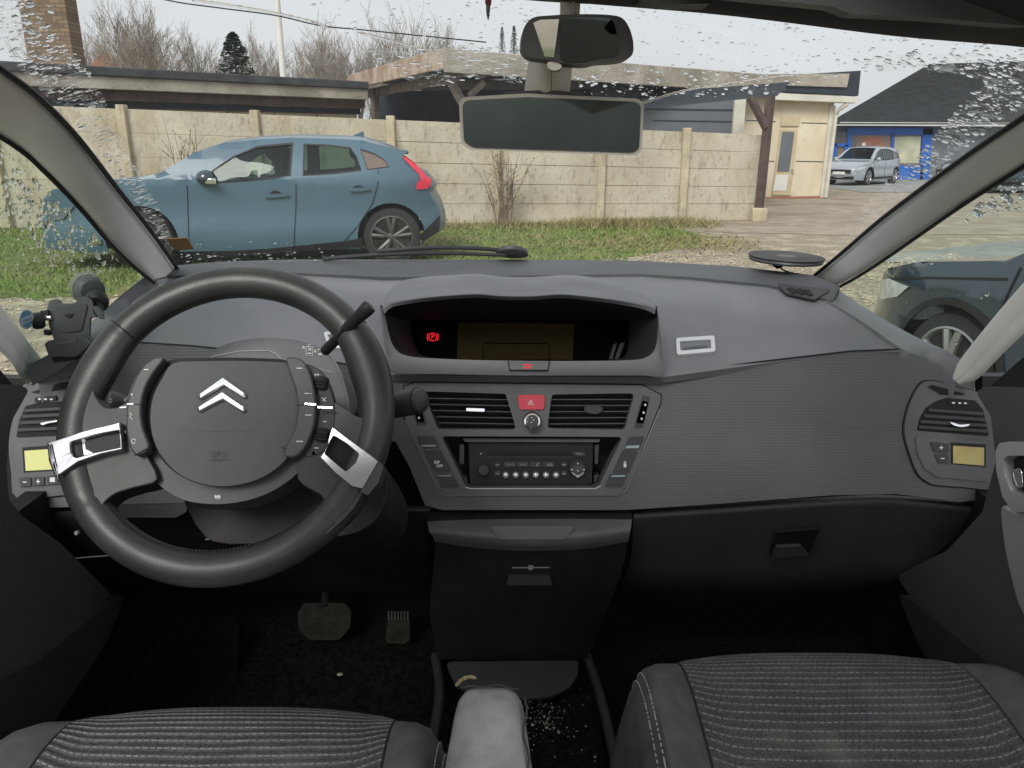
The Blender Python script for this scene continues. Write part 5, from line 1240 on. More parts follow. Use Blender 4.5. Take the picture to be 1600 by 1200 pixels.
# ================================================================== OUTSIDE: GROUND
def sheet(name, pts, z, m, label=None, step=None):
    bm = bmesh.new()
    vs = [bm.verts.new((p[0], p[1], z)) for p in pts]
    bm.faces.new(vs)
    return obj(name, bm, m, kind='structure', label=label, smooth=0)
sheet('ground', [(-600, -300), (600, -300), (600, 900), (-600, 900)], 0, M['gravel'])
def wig(pts, amp=.12, n=12, seed=1):
    r = random.Random(seed); out = []
    for i, a in enumerate(pts):
        b = pts[(i + 1) % len(pts)]
        for k in range(n):
            t = k / n
            out.append((a[0] + (b[0] - a[0]) * t + r.gauss(0, amp) * (k > 0), a[1] + (b[1] - a[1]) * t + r.gauss(0, amp) * (k > 0)))
    return out
LAWN = [(-40, 3.0), (-12, 5.2), (-4.6, 6.6), (-2.2, 7.2), (.0, 8.2), (1.4, 9.3), (2.4, 10.3), (2.9, 11.3), (2.7, 12.6), (2.2, 13.3), (-1, 13.3), (-6, 12.8), (-40, 10)]
sheet('lawn', wig(LAWN), .004, M['lawn'])
sheet('lawn_behind', [(-30, -30), (-3.5, -30), (-3.5, -3), (-30, -3)], .004, M['lawn'])
sheet('path', wig([(3.0, 12.2), (5.0, 11.6), (10, 12.0), (22, 15), (22, 22), (9.8, 22), (8.0, 19.8), (4.6, 19.5), (4.5, 14.0), (3.4, 13.6)], .06), .005, M['path'])
sheet('road', wig([(3.6, 9.0), (9, 8.2), (60, 3), (60, 40), (10, 40), (10, 22.5), (22.5, 22.4), (22.5, 14.8), (8, 11.4)], .04), .008, M['asphalt'])
# grass blades on the lawn in view
bm = bmesh.new(); rd = random.Random(11)
def blade(bm, x, y, h, w_, lean):
    a = rd.uniform(0, 6.28); d = Vector((math.cos(a), math.sin(a), 0)); q = Vector((rd.gauss(0, lean), rd.gauss(0, lean), h))
    p = Vector((x, y, 0))
    v = [bm.verts.new(p - d * w_), bm.verts.new(p + d * w_), bm.verts.new(p + q)]
    bm.faces.new(v)
n = 0
while n < 26000:
    x, y = rd.uniform(-9, 3.7), rd.uniform(5, 13.4)
    if not in_poly(x, y, LAWN): continue
    if noise.noise((x * .8, y * .8, 0)) < -.25 and rd.random() < .6: continue
    n += 1
    blade(bm, x, y, rd.uniform(.02, .055) * (1.4 if y > 12.4 else 1), rd.uniform(.006, .014), .03)
obj('lawn_grass', bm, M['blade'], kind='stuff', label='short green grass on the verge before the concrete wall', cat='grass', smooth=0, recalc=False)
bm = bmesh.new()
k = 0
while k < 9000:
    if k % 3: x, y = rd.uniform(.9, 5.5), rd.uniform(3.2, 9.6)
    else: x, y = rd.uniform(-6, -1.2), rd.uniform(2.6, 8.6)
    if in_poly(x, y, LAWN): continue
    k += 1
    s_ = rd.uniform(.006, .02) * (1 + y * .05); a = rd.uniform(0, 6.28); c = Vector((x, y, s_ * .3))
    u = Vector((math.cos(a), math.sin(a), 0)) * s_; w_ = Vector((-math.sin(a), math.cos(a), 0)) * s_ * rd.uniform(.6, 1); h_ = Vector((0, 0, s_ * rd.uniform(.4, .8)))
    q = [bm.verts.new(c + p) for p in (u, w_, -u, -w_)]; tp_ = bm.verts.new(c + h_)
    for j in range(4): bm.faces.new((q[j], q[(j + 1) % 4], tp_))
obj('loose_gravel', bm, M['stone'], kind='stuff', label='loose pale gravel stones scattered over the parking ground', cat='gravel', smooth=0, recalc=False)
bm = bmesh.new()
for i in range(5200):
    t = rd.random(); x = 1.0 + 2.2 * t + rd.gauss(0, .2) if i % 3 else rd.uniform(-1.2, 3.0)
    y = 13.2 + .11 * (x - .5) - abs(rd.gauss(0, .38)) if i % 4 else 10.6 + rd.gauss(0, .5)
    blade(bm, x, y, rd.uniform(.05, .17) if y > 12.6 else rd.uniform(.03, .08), .012, .09)
obj('dry_grass', bm, M['drygrass'], kind='stuff', label='dry yellowish grass tufts along the foot of the concrete wall', cat='grass', smooth=0, recalc=False)

# ================================================================== CONCRETE PANEL WALL
def wall_xy(px, pyb=348):
    r = ray(px, 300)
    # wall line: y = 13.62 + .104 x
    t = 13.62 / (r.y - .104 * r.x)
    return r.x * t, r.y * t
def wall_top(x): return 1.84 - .036 * (x + 6)
cw = thing('concrete_wall', 'weathered cream concrete panel wall with posts behind the parked blue car', 'wall', (-1, 13.5, 0))
posts = [-560, -390, -195, 8, 211, 411, 616, 776, 938, 1066, 1188]
for i, px in enumerate(posts):
    x, y = wall_xy(px); z = wall_top(x)
    bm = bmesh.new(); wallbox(bm, (x - .065, y - .05), (x + .065, y - .05), 0, z + .06, .16)
    obj('post', bm, M['post'], cw, bevel=.012)
    if i + 1 < len(posts):
        x2, y2 = wall_xy(posts[i + 1]); z2 = wall_top(x2); nr = 5
        for k in range(nr):
            g = .0035
            bm = bmesh.new()
            off = .004 * math.sin(i * 3.1 + k * 1.7)
            wallbox(bm, (x + .03, y + off), (x2 - .03, y2 + off), (z * k / nr + g, z2 * k / nr + g), (z * (k + 1) / nr - g, z2 * (k + 1) / nr - g), .06)
            obj('panel', bm, M['concrete'], cw, bevel=.005)

# ================================================================== BUILDINGS BEHIND THE WALL
def ext_line(a, b, t): return (a[0] + (b[0] - a[0]) * t, a[1] + (b[1] - a[1]) * t)
# long low building on the left
lb = thing('low_building', 'long low flat roofed building with weathered fascia and cream panels behind the wall at left', 'building', (-7, 16, 0))
A, B = at(-120, 90, 13.4), at(575, 137, 18.6)
A2, B2 = (A.x, A.y), (B.x, B.y)
zA, zB = at(125, 120, 14.6).z + .02, at(570, 152, 18.6).z
def along(t, back=0):
    d = Vector((B.x - A.x, B.y - A.y)); n_ = Vector((-d.y, d.x)).normalized()
    p = Vector((A.x, A.y)) + d * t + n_ * back
    return (p.x, p.y)
zt = 2.62
def lbx(name, m, back, z0, z1, th, t0=0, t1=1, **kw):
    bm = bmesh.new(); wallbox(bm, along(t0, back), along(t1, back), z0, z1, th); return obj(name, bm, m, lb, **kw)
lbx('roof_edge', M['felt'], .10, 2.50, 2.66, .30, bevel=.02)
lbx('fascia_upper', M['fascia'], .12, 2.28, 2.50, .22, bevel=.01)
lbx('fascia_lower', M['timber'], .28, 2.10, 2.28, .2, bevel=.01)
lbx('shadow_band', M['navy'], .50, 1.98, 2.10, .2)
lbx('roof', M['felt'], 3.0, 2.55, 2.68, 5.6)
for k in range(8): lbx('wall_panel', M['cladding'], .62, 0, 1.98, .12, k / 8 + .0015, (k + 1) / 8 - .0015, bevel=.01)
lbx('vent_cap', M['felt'], 1.6, 2.68, 2.78, .4, .45, .72)
# brick chimney stack
ck = thing('brick_chimney', 'yellow brick chimney stack rising behind the low building at the far left', 'chimney', (-9.5, 16.4, 0))
a = at(40, 80, 16.2); b_ = at(112, 80, 16.2)
box('stack', M['brick'], ((a.x + b_.x) / 2, 16.45, 2.6), (b_.x - a.x, .45, 5.2), ck, bevel=.01)
box('stack_foot', M['brick'], ((a.x + b_.x) / 2 - .05, 16.45, 1.4), (b_.x - a.x + .3, .6, 2.8), ck, bevel=.03)
# carport with flat roof
cpt = thing('carport', 'open timber carport with a stained pale fascia and dark boards behind the wall', 'carport', (1.5, 17, 0))
C0 = at(690, 76, 15.0); CL = at(545, 118, 21.0); CR_ = at(1314, 126, 21.0)
ztop = (C0.z + CL.z + CR_.z) / 3
def fasc(P, Q, zP, zQ, h, m, name, th=.08, dz=0):
    bm = bmesh.new(); wallbox(bm, (P.x, P.y), (Q.x, Q.y), (zP - h + dz, zQ - h + dz), (zP + dz, zQ + dz), th); return obj(name, bm, m, cpt, bevel=.01)
fasc(CL, C0, CL.z, C0.z, .34, M['fasciarust'], 'side_fascia')
fasc(C0 + Vector((.05, 0, 0)), CR_, C0.z, CR_.z, .40, M['fascia'], 'front_fascia')
ins = Vector((.25, .35, 0))
fasc(CL + ins, C0 + ins, CL.z - .34, C0.z - .34, .20, M['oldtimber'], 'side_beam')
bm = bmesh.new()
v = [bm.verts.new(p) for p in (CL + Vector((0, 0, -.03)), C0 + Vector((0, 0, -.03)), CR_ + Vector((0, 0, -.03)), CR_ + Vector((-1, 8, -.03)), CL + Vector((2, 8, -.03)))]
bm.faces.new(v); bmesh.ops.solidify(bm, geom=bm.faces[:], thickness=.06); obj('roof', bm, M['felt'], cpt)
bm = bmesh.new(); wallbox(bm, (CL.x + .3, CL.y + 2.2), (CR_.x - 3.5, CR_.y + .9), 0, 2.75, .1); obj('back_boards', bm, M['navy'], cpt)
bm = bmesh.new(); wallbox(bm, (C0.x + 3.0, C0.y + 2.6), (CR_.x - 2.2, CR_.y - .2), 0, 2.7, .1); obj('front_boards', bm, M['navy'], cpt)
q = at(585, 150, 20.2)
bm = bmesh.new(); add_tube(bm, [(q.x, q.y, 0), (q.x, q.y, 2.6)], .11, 4); obj('post', bm, M['oldtimber'], cpt)
q1, q2 = at(738, 190, 15.6), at(700, 118, 15.6)
tube('brace', M['oldtimber'], [(q1.x, q1.y, 0), q1, q2], .09, cpt, n=4)
q3 = at(757, 128, 15.6); q4 = at(733, 150, 15.6)
tube('brace', M['oldtimber'], [q4, q3], .06, cpt, n=4)
# lean-to with dark metal roof and grey garage panels
lt = thing('lean_to', 'dark sheet roofed lean to over grey garage doors behind the right of the wall', 'shed', (4.5, 17, 0))
bm = bmesh.new()
P = [at(985, 172, 15.0), at(1062, 141, 16.6), at(1235, 128, 17.6), at(1214, 150, 14.9), ]
v = [bm.verts.new(p) for p in P]; bm.faces.new(v); bmesh.ops.solidify(bm, geom=bm.faces[:], thickness=.08); obj('sheet_roof', bm, M['navyroof'], lt)
bm = bmesh.new(); wallbox(bm, tuple(at(1000, 180, 18.4))[:2], tuple(at(1160, 180, 18.4))[:2], 0, 2.3, .1); obj('garage_door', bm, M['garage'], lt, bevel=.01)
multi('door_line', M['navy'], [stroke([(1000, 170), (1150, 172)], 2), stroke([(1020, 188), (1150, 190)], 1.5)], yplane(18.33), 0, .01, lt)
bm = bmesh.new(); a = at(1152, 180, 18.3); wallbox(bm, (a.x - .1, a.y), (a.x + .15, a.y), 0, 2.35, .14); obj('door_jamb', bm, M['gutter'], lt)
tp = thing('timber_post', 'brown timber post with slanted brace at the right end of the concrete wall', 'post', tuple(gp(1184, 346)))
g = gp(1184, 346)
bm = bmesh.new(); add_tube(bm, [g, at(1204, 150, g.y + .05)], .085, 4); obj('post', bm, M['timber'], tp)
tube('brace', M['timber'], [at(1197, 200, g.y), at(1172, 152, g.y + .1)], .07, tp, n=4)
box('concrete_foot', M['post'], (g.x - .02, g.y - .05, .12), (.26, .24, .24), tp, bevel=.02)
# white hut with a door
ht = thing('cream_hut', 'small cream panelled hut with a narrow glazed door and white gutter', 'building', (7.4, 20, 0))
YH = 20.0
HPn = plane((0, YH, 0), (0, -1, 0))
def HB(name, m, poly, f=0, t=.05, bevel=.006, parent=ht): return panel(name, m, poly, HPn, f, t, parent, bevel=bevel)
HB('front_wall', M['cladding'], [(1150, 150), (1306, 156), (1297, 180), (1289, 309), (1195, 312), (1150, 312)], 0, 2.6)
for p in ([(1212, 190), (1165, 188)], [(1252, 192), (1292, 193)], [(1210, 252), (1160, 252)], [(1244, 252), (1290, 253)]): HB('panel_joint', M['navy'], stroke(p, 1.5), .004, .02, 0)
HB('corner_post', M['gutter'], [(1296, 165), (1305, 165), (1287, 309), (1280, 309)], .05, .05)
HB('plinth', M['brickred'], [(1190, 308), (1284, 306), (1284, 312), (1190, 315)], .03, .03)
hd = HB('door', M['doorwood'], [(1219, 202), (1246, 202), (1234, 305), (1205, 305)], .05, .05)
HB('door_glass', M['garage'], [(1221, 206), (1240, 206), (1232, 268), (1213, 268)], .06, .02, 0, hd)
HB('lower_panel', M['white'], [(1212, 273), (1231, 273), (1227, 298), (1206, 298)], .06, .02, .003, hd)
HB('handle', M['grey'], [(1236, 264), (1239, 264), (1238, 270), (1235, 270)], .09, .05, .003, hd)
HB('fanlight', M['doorwood'], [(1222, 183), (1250, 183), (1247, 197), (1219, 197)], .05, .05)
HB('eaves', M['gutter'], [(1195, 146), (1332, 153), (1329, 162), (1200, 157)], .35, .35)
HB('fascia_board', M['navy'], [(1240, 118), (1337, 112), (1333, 151), (1215, 144)], .30, .25)
HB('pale_trim', M['fascia'], [(1170, 118), (1318, 117), (1314, 138), (1170, 134)], .36, .04)
ex = at(1325, 162, 19.7)
tube('downpipe', M['gutter'], [ex, at(1310, 172, 19.8), at(1306, 180, 19.9), at(1290, 308, 19.9)], .05, ht, n=8)
# shop with blue frames
sh = thing('blue_fronted_shop', 'low shop with dark slate roof and bright blue window frames at right', 'shop', (17, 32, 0))
SP_ = yplane(31)
def SB(name, m, poly, f=0, t=.1, bevel=0, parent=sh): return panel(name, m, poly, SP_, f, t, parent, bevel=bevel)
SB('wall', M['garage'], [(1290, 196), (1680, 198), (1680, 300), (1290, 300)], 0, .3)
for i, q in enumerate(([(1329, 211), (1393, 211), (1391, 262), (1329, 262)], [(1395, 211), (1442, 211), (1436, 262), (1394, 262)], [(1302, 206), (1327, 207), (1326, 280), (1302, 280)])):
    wn = SB('window', M['winglass'], q, .06, .05)
    if i == 1: SB('blind', M['blind'], [(1396, 214), (1438, 213), (1434, 255), (1396, 255)], .07, .01, 0, wn)
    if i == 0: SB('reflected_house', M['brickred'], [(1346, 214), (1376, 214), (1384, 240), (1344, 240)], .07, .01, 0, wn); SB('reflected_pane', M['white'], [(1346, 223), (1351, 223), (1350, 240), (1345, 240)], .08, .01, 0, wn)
for q in ([(1328, 199), (1458, 200), (1457, 211), (1328, 211)], [(1322, 199), (1329, 199), (1329, 290), (1322, 290)], [(1391, 208), (1396, 208), (1394, 262), (1390, 262)], [(1440, 200), (1456, 200), (1448, 290), (1434, 290)], [(1302, 224), (1324, 224), (1324, 229), (1302, 229)], [(1300, 224), (1306, 224), (1304, 285), (1300, 285)], [(1318, 226), (1323, 226), (1322, 285), (1316, 285)], [(1326, 258), (1440, 258), (1440, 300), (1326, 300)]):
    SB('blue_frame', M['blueframe'], q, .12, .08, .01)
SB('gutter', M['gutter'], [(1300, 191.5), (1700, 193), (1700, 196), (1300, 195)], .75, .3)
bm = bmesh.new()
v = [bm.verts.new(p) for p in (at(1292, 193, 30.2), at(1760, 193, 30.2), at(1760, 90, 38), at(1452, 100, 38))]; bm.faces.new(v)
bmesh.ops.solidify(bm, geom=bm.faces[:], thickness=.15); obj('slate_roof', bm, M['slate'], sh)
bm = bmesh.new()
v = [bm.verts.new(p) for p in (at(1292, 193, 30.2), at(1452, 100, 38), at(1340, 190, 46))]; bm.faces.new(v)
bmesh.ops.solidify(bm, geom=bm.faces[:], thickness=.15); obj('hip_roof', bm, M['slate'], sh)
# red roof gable far behind
rh = thing('red_roofed_house', 'distant house with orange red tiled roof peeping over the low building', 'house', tuple(gp(165, 235)))
bm = bmesh.new()
for zz, nm in ((0, 0),): pass
P = [at(140, 104, 45), at(192, 104, 45), at(172, 82, 47), at(158, 82, 47), at(140, 104, 49) + Vector((1.5, 0, 0)), at(192, 104, 49)]
v = [bm.verts.new(p) for p in P]
for q in ((0, 1, 2, 3), (1, 5, 2), (0, 3, 4), (3, 2, 5, 4)): bm.faces.new([v[i] for i in q])
obj('roof', bm, M['redroof'], rh)
c = at(166, 150, 47); box('wall', M['cladding'], (c.x, 47, 2.4), (1.9, 3.4, 4.6), rh)
# pale mast
mg = at(443, 130, 24)
mt = thing('pale_mast', 'slim pale mast standing behind the low building in front of bare trees', 'mast', (mg.x, 24, 0))
tube('pole', M['white'], [(mg.x, 24, 0), (mg.x + .02, 24, 7.2)], [.11, .07], mt, n=12)
box('base_plate', M['grey'], (mg.x, 24, .03), (.4, .4, .06), mt)

# ================================================================== TREES AND SHRUBS
RMIN = .009
def grow(bmT, bmC, p, d, L_, r, lvl, rd, maxl, spread=.5, up=.12):
    seg = 4; pts = [p.copy()]; q = p.copy(); dd = d.copy()
    for i in range(seg):
        dd = (dd + Vector((rd.gauss(0, .09), rd.gauss(0, .09), up * .35))).normalized()
        q = q + dd * L_ / seg; pts.append(q.copy())
    rad = [max(RMIN, r * (1 - .5 * i / seg)) for i in range(seg + 1)]
    add_tube(bmT if lvl < 2 else bmC, pts, rad, 6 if lvl == 0 else (4 if lvl < 2 else 3), cap=False)
    if lvl >= maxl: return
    n = {0: rd.randint(7, 8), 1: rd.randint(5, 6), 2: 5, 3: 4}.get(lvl, 2)
    for k in range(n):
        t = rd.uniform(.35 if lvl == 0 else .2, 1)
        i = min(int(t * seg), seg - 1); b = pts[i].lerp(pts[i + 1], t * seg - i)
        a = rd.uniform(0, 6.28); s_ = rd.uniform(spread * .6, spread * 1.3)
        side = Vector((math.cos(a), math.sin(a), 0)); side = (side - dd * side.dot(dd)).normalized()
        nd = (dd * math.cos(s_) + side * math.sin(s_) + Vector((0, 0, up))).normalized()
        grow(bmT, bmC, b, nd, L_ * rd.uniform(.5, .72), r * .5 * (1 - .3 * t), lvl + 1, rd, maxl, spread, up)
def bare_tree(seed, h, label):
    rd = random.Random(seed); t = thing('bare_tree', label, 'tree', (0, 0, 0), group='bare winter trees behind the low building')
    bt, bc = bmesh.new(), bmesh.new()
    grow(bt, bc, Vector((0, 0, 0)), Vector((0, 0, 1)), h * .5, h * .016, 0, rd, 4)
    obj('trunk', bt, M['bark'], t, recalc=False); obj('crown', bc, M['twigs'], t, recalc=False, smooth=0)
    return t
protos = [bare_tree(s, 9, '') for s in (2, 5, 9)]
tl = [(120, 60, 30), (195, 12, 34), (238, 22, 36), (290, 28, 38), (335, 58, 40), (420, 60, 40), (475, 48, 38), (520, 40, 36), (560, 70, 40), (610, 42, 42), (655, 44, 44), (690, 60, 44), (150, 62, 40), (262, 55, 46), (315, 60, 46), (360, 72, 46), (450, 74, 46), (500, 70, 46), (545, 75, 48), (590, 72, 50), (635, 72, 50), (215, 55, 46)]
tlabels = ['leftmost bare tree close beside the brick chimney', 'tallest bare tree with wide pale branches right of the chimney', 'bare tree leaning beside the tallest one', 'dense brownish bare tree left of the evergreen', 'low bare tree just left of the evergreen', 'bare tree just left of the pale mast', 'bare tree directly right of the pale mast', 'broad bare tree at the right end of the left group', 'small bare tree over the end of the low building', 'reddish bare tree left of the carport roof', 'reddish bare tree above the carport fascia', 'rightmost bare tree above the carport corner']
used = [False] * 3
for i, (px, py, d) in enumerate(tl):
    b0 = at(px, 220, d); top = at(px, py, d)
    p = protos[i % 3]
    lb_ = tlabels[i] if i < len(tlabels) else 'bare tree in the back row of the wood, %s' % ['behind the chimney side', 'behind the tallest tree', 'left of the evergreen', 'behind the evergreen', 'behind the pale mast', 'right of the pale mast', 'over the low building end', 'left of the carport', 'behind the carport roof', 'between chimney and tallest tree'][i - len(tlabels)]
    if not used[i % 3]: t = p; used[i % 3] = True
    else: t = copy_tree(p)
    t['label'] = lb_
    t.location = (b0.x, d, 0); t.rotation_euler = (0, 0, i * 1.37)
    s_ = top.z / 8.1; t.scale = (s_ * .95, s_ * .95, s_)
def conifer(h, w_, label, loc, seed):
    rd = random.Random(seed); t = thing('evergreen_tree', label, 'tree', loc)
    tube('trunk', M['bark'], [Vector(loc), Vector(loc) + Vector((0, 0, h * .95))], [h * .022, h * .004], t, n=6)
    bm = bmesh.new()
    for i in range(3600):
        z = h * (.25 + .75 * rd.random() ** 1.1); k = 1 - ((z / h - .25) / .75) ** 1.8
        a = rd.uniform(0, 6.28); r_ = w_ * (k ** .7) * (rd.random() ** .5) * (.8 + .35 * noise.noise((z * 1.5, a * 2, seed)))
        p = Vector(loc) + Vector((r_ * math.cos(a), r_ * math.sin(a), z)); o = Vector((math.cos(a), math.sin(a), -.25)) * rd.uniform(.15, .38) * w_ * .35
        s_ = Vector((-math.sin(a), math.cos(a), rd.uniform(-.5, .5))) * w_ * .07
        bm.faces.new([bm.verts.new(p - s_), bm.verts.new(p + s_), bm.verts.new(p + o)])
    obj('crown', bm, M['needles'], t, recalc=False, smooth=0)
    return t
b0 = at(380, 220, 37); conifer(at(380, 50, 37).z, 1.45, 'dark rounded evergreen tree among the bare trees left of the mast', (b0.x, 37, 0), 4)
b0 = at(785, 220, 60); conifer(at(785, 42, 60).z, .65, 'left one of two tiny conifers above the carport roof', (b0.x, 60, 0), 5)
b0 = at(803, 220, 60); conifer(at(803, 40, 60).z, .75, 'right one of two tiny conifers above the carport roof', (b0.x, 60, 0), 6)
def shrub(loc, h, n, spread, label, seed):
    rd = random.Random(seed); t = thing('bare_shrub', label, 'shrub', loc)
    for i in range(n):
        a = rd.uniform(0, 6.28); s_ = spread * rd.uniform(.15, 1)
        bm = bmesh.new(); p = Vector(loc) + Vector((rd.gauss(0, .07), rd.gauss(0, .05), 0)); d = Vector((math.cos(a) * s_, math.sin(a) * s_ * .5, 1)).normalized()
        pts = [p]; L_ = h * rd.uniform(.7, 1.05)
        for k in range(6):
            d = (d + Vector((rd.gauss(0, .06), rd.gauss(0, .05), .03))).normalized(); p = p + d * L_ / 6; pts.append(p)
        add_tube(bm, pts, [.011 * (1 - .12 * k) for k in range(7)], 4, cap=False)
        for k in range(5):
            j = rd.randint(2, 5); e = Vector((rd.gauss(0, .5), rd.gauss(0, .3), .6)).normalized() * rd.uniform(.1, .35)
            add_tube(bm, [pts[j], pts[j] + e * .6, pts[j] + e], [.005, .004, .003], 3, cap=False)
            for q in (.6, 1):
                c = pts[j] + e * q; u = Vector((rd.gauss(0, 1), rd.gauss(0, 1), rd.gauss(0, 1))).normalized() * .02; w_ = u.orthogonal() * .8
                bm.faces.new([bm.verts.new(c - u), bm.verts.new(c + w_), bm.verts.new(c + u)])
        obj('branch', bm, M['shrub'], t, recalc=False)
    return t
g = gp(786, 350); shrub((g.x, g.y - .35, 0), 1.25, 17, .45, 'bare many stemmed shrub growing at the foot of the wall behind the mirror', 3)
x, y = wall_xy(312); shrub((x, y - .5, 0), 1.75, 10, .42, 'bare shrub behind the bonnet of the blue car against the wall', 8)
# overhead cable
cb = thing('overhead_cable', 'thin dark overhead cable crossing the grey sky at upper left', 'cable', (-12, 22, 0))
tube('cable', M['rubber'], cr([tuple(at(x, y, 22)) for x, y in ((150, -30), (260, 0), (340, 12), (430, 24), (500, 40), (560, 46), (700, 60), (760, 66))], 30), .018, cb, n=6)

# ================================================================== CARS
def car(name, label, paint, outline, hw, wheels, wr, windows, cat='car', strips=(), sides=(), tumble=.17, belt=.9, nose=.25, half=2.1, alloy=None, arch_r=None, both_windows=True, roofz=1.42, ends=()):
    """car in its own frame: nose at +x, z up, left side at +y"""
    t = thing(name, label, cat, (0, 0, 0))
    ar_ = arch_r or wr * 1.13
    xs = [p[0] for p in outline]; xmid = (min(xs) + max(xs)) / 2; half = (max(xs) - min(xs)) / 2
    def off(x, z):
        o = .0
        if z > belt: o += tumble * ((z - belt) / max(.2, roofz - belt)) ** 1.25
        if z < .45: o += .07 * ((.45 - z) / .3) ** 1.5
        o += .018 * math.cos((z - .62) * 9) if z < belt else 0
        e = abs(x - xmid) / half
        if e > .62: o += nose * ((e - .62) / .38) ** 2.4
        return o
    def side(x, z, s, f=0): return Vector((x, s * (hw - off(x, z) + f), z))
    # cut the wheel arches out of the lower edge
    poly = []
    zb = .20
    pts = list(outline)
    ws_ = sorted(wheels)
    low = []
    for wx in ws_:
        a0 = math.asin(max(-1, min(1, (zb - wr) / ar_)))
        low += [(wx + ar_ * math.cos(math.pi - a0 - (math.pi - 2 * a0) * k / 18), wr + ar_ * math.sin(math.pi - a0 - (math.pi - 2 * a0) * k / 18)) for k in range(19)]
    poly = pts + low      # outline goes nose-bottom -> top -> tail-bottom, then low runs tail -> nose
    holes = [w_['poly'] for w_ in windows]
    bm = bmesh.new(); edgeloops = []
    for s in (1, -1):
        b = flat(poly, holes, (.16, .10))
        for v in b.verts: v.co = side(v.co.x, v.co.y, s)
        me = bpy.data.meshes.new('t'); b.to_mesh(me); b.free(); bm.from_mesh(me); bpy.data.meshes.remove(me)
    # belt of surface between the two sides along the outline (roof, bonnet, ends)
    op = []
    for i in range(len(outline) - 1):
        (x0, z0), (x1, z1) = outline[i], outline[i + 1]
        m_ = max(1, int(math.hypot(x1 - x0, z1 - z0) / .06))
        op += [Vector((x0 + (x1 - x0) * k / m_, z0 + (z1 - z0) * k / m_, 0)) for k in range(m_)]
    op.append(Vector((*outline[-1], 0)))
    rows = []
    for p in op:
        r = []
        for k in range(13):
            u = -1 + k / 6
            q = side(p.x, p.y, 1)
            crown = (.045 * min(1, (p.y - 1.1) / .2) if p.y > 1.1 else (.018 if p.x < xmid else .003)) * (1 - u * u) if p.y > .55 else .0
            endb = .10 * (1 - u * u) * (1 if p.x > xmid + half * .8 and p.y < .75 else (-1 if p.x < xmid - half * .8 and p.y < 1.0 else 0))
            r.append(Vector((p.x + endb, q.y * u, p.y + crown)))
        rows.append(r)
    def in_strip(p):
        for (x0, z0), (x1, z1), _m in strips:
            t_ = ((p.x - x0) * (x1 - x0) + (p.y - z0) * (z1 - z0)) / ((x1 - x0) ** 2 + (z1 - z0) ** 2)
            if .05 < t_ < .95 and abs((p.x - x0) * (z1 - z0) - (p.y - z0) * (x1 - x0)) / math.hypot(x1 - x0, z1 - z0) < .09: return True
        return False
    VV = [[bm.verts.new(p) for p in r] for r in rows]
    for i in range(len(VV) - 1):
        gap = in_strip((op[i] + op[i + 1]) / 2)
        for j in range(12):
            if gap and 0 < j < 11: continue
            bm.faces.new((VV[i][j], VV[i][j + 1], VV[i + 1][j + 1], VV[i + 1][j]))
    bmesh.ops.remove_doubles(bm, verts=bm.verts, dist=.003)
    obj('body', bm, paint, t, smooth=38)
    bm = bmesh.new(); add_box(bm, (xmid, 0, .30), (half * 1.75, hw * 1.5, .16)); obj('underbody', bm, M['void'], t)
    bm = bmesh.new(); add_box(bm, (xmid - .25, 0, .50), (half * 1.0, hw * 1.42, .30)); add_box(bm, (xmid + half * .30, 0, .66), (.35, hw * 1.42, .36)); obj('interior_trim', bm, M['dark'], t)
    bm = bmesh.new()
    for wx in ws_:
        add_box(bm, (wx, 0, .42), (ar_ * 1.7, hw * 1.30, .40))
    if ws_: obj('wheel_well', bm, M['void'], t)
    def skin(nm, m, p, s, f=.004, th=.006, parent=t, cuts=(.2, .1), **kw):
        b = flat(p, kw.pop('holes', ()), cuts)
        extr(b, lambda x, z: side(x, z, s, f), lambda x, z: side(x, z, s, f - th))
        return obj(nm, b, m, parent, **kw)
    for w_ in windows:
        for s in ((1, -1) if both_windows else (1,)):
            skin('side_window', w_.get('m', M['carglass']), w_['poly'], s, -.008, .003)
            c = (sum(q[0] for q in w_['poly']) / len(w_['poly']), sum(q[1] for q in w_['poly']) / len(w_['poly']))
            big = [(c[0] + (q[0] - c[0]) * 1.05, c[1] + (q[1] - c[1]) * 1.12) for q in w_['poly']]
            skin('window_frame', M['rubber'], big, s, .004, .01, holes=[w_['poly']])
    for nm, m, p, f in sides:
        for s in (1, -1): skin(nm, m, p, s, f, .012)
    # windscreens: glass strips following the outline
    for (x0, z0), (x1, z1), m in strips:
        b = bmesh.new(); rows = []
        n_ = Vector((-(z1 - z0), 0, x1 - x0)).normalized()
        if n_.z < 0: n_ = -n_
        for i in range(9):
            tt = .04 + .92 * i / 8; x, z = x0 + (x1 - x0) * tt, z0 + (z1 - z0) * tt
            y = hw - off(x, z) - .07
            rows.append([Vector((x, y * u, z + .018 * (1 - u * u))) + n_ * .008 for u in [-1 + k / 5 for k in range(11)]])
        grid(b, rows); obj('windscreen', b, m, t)
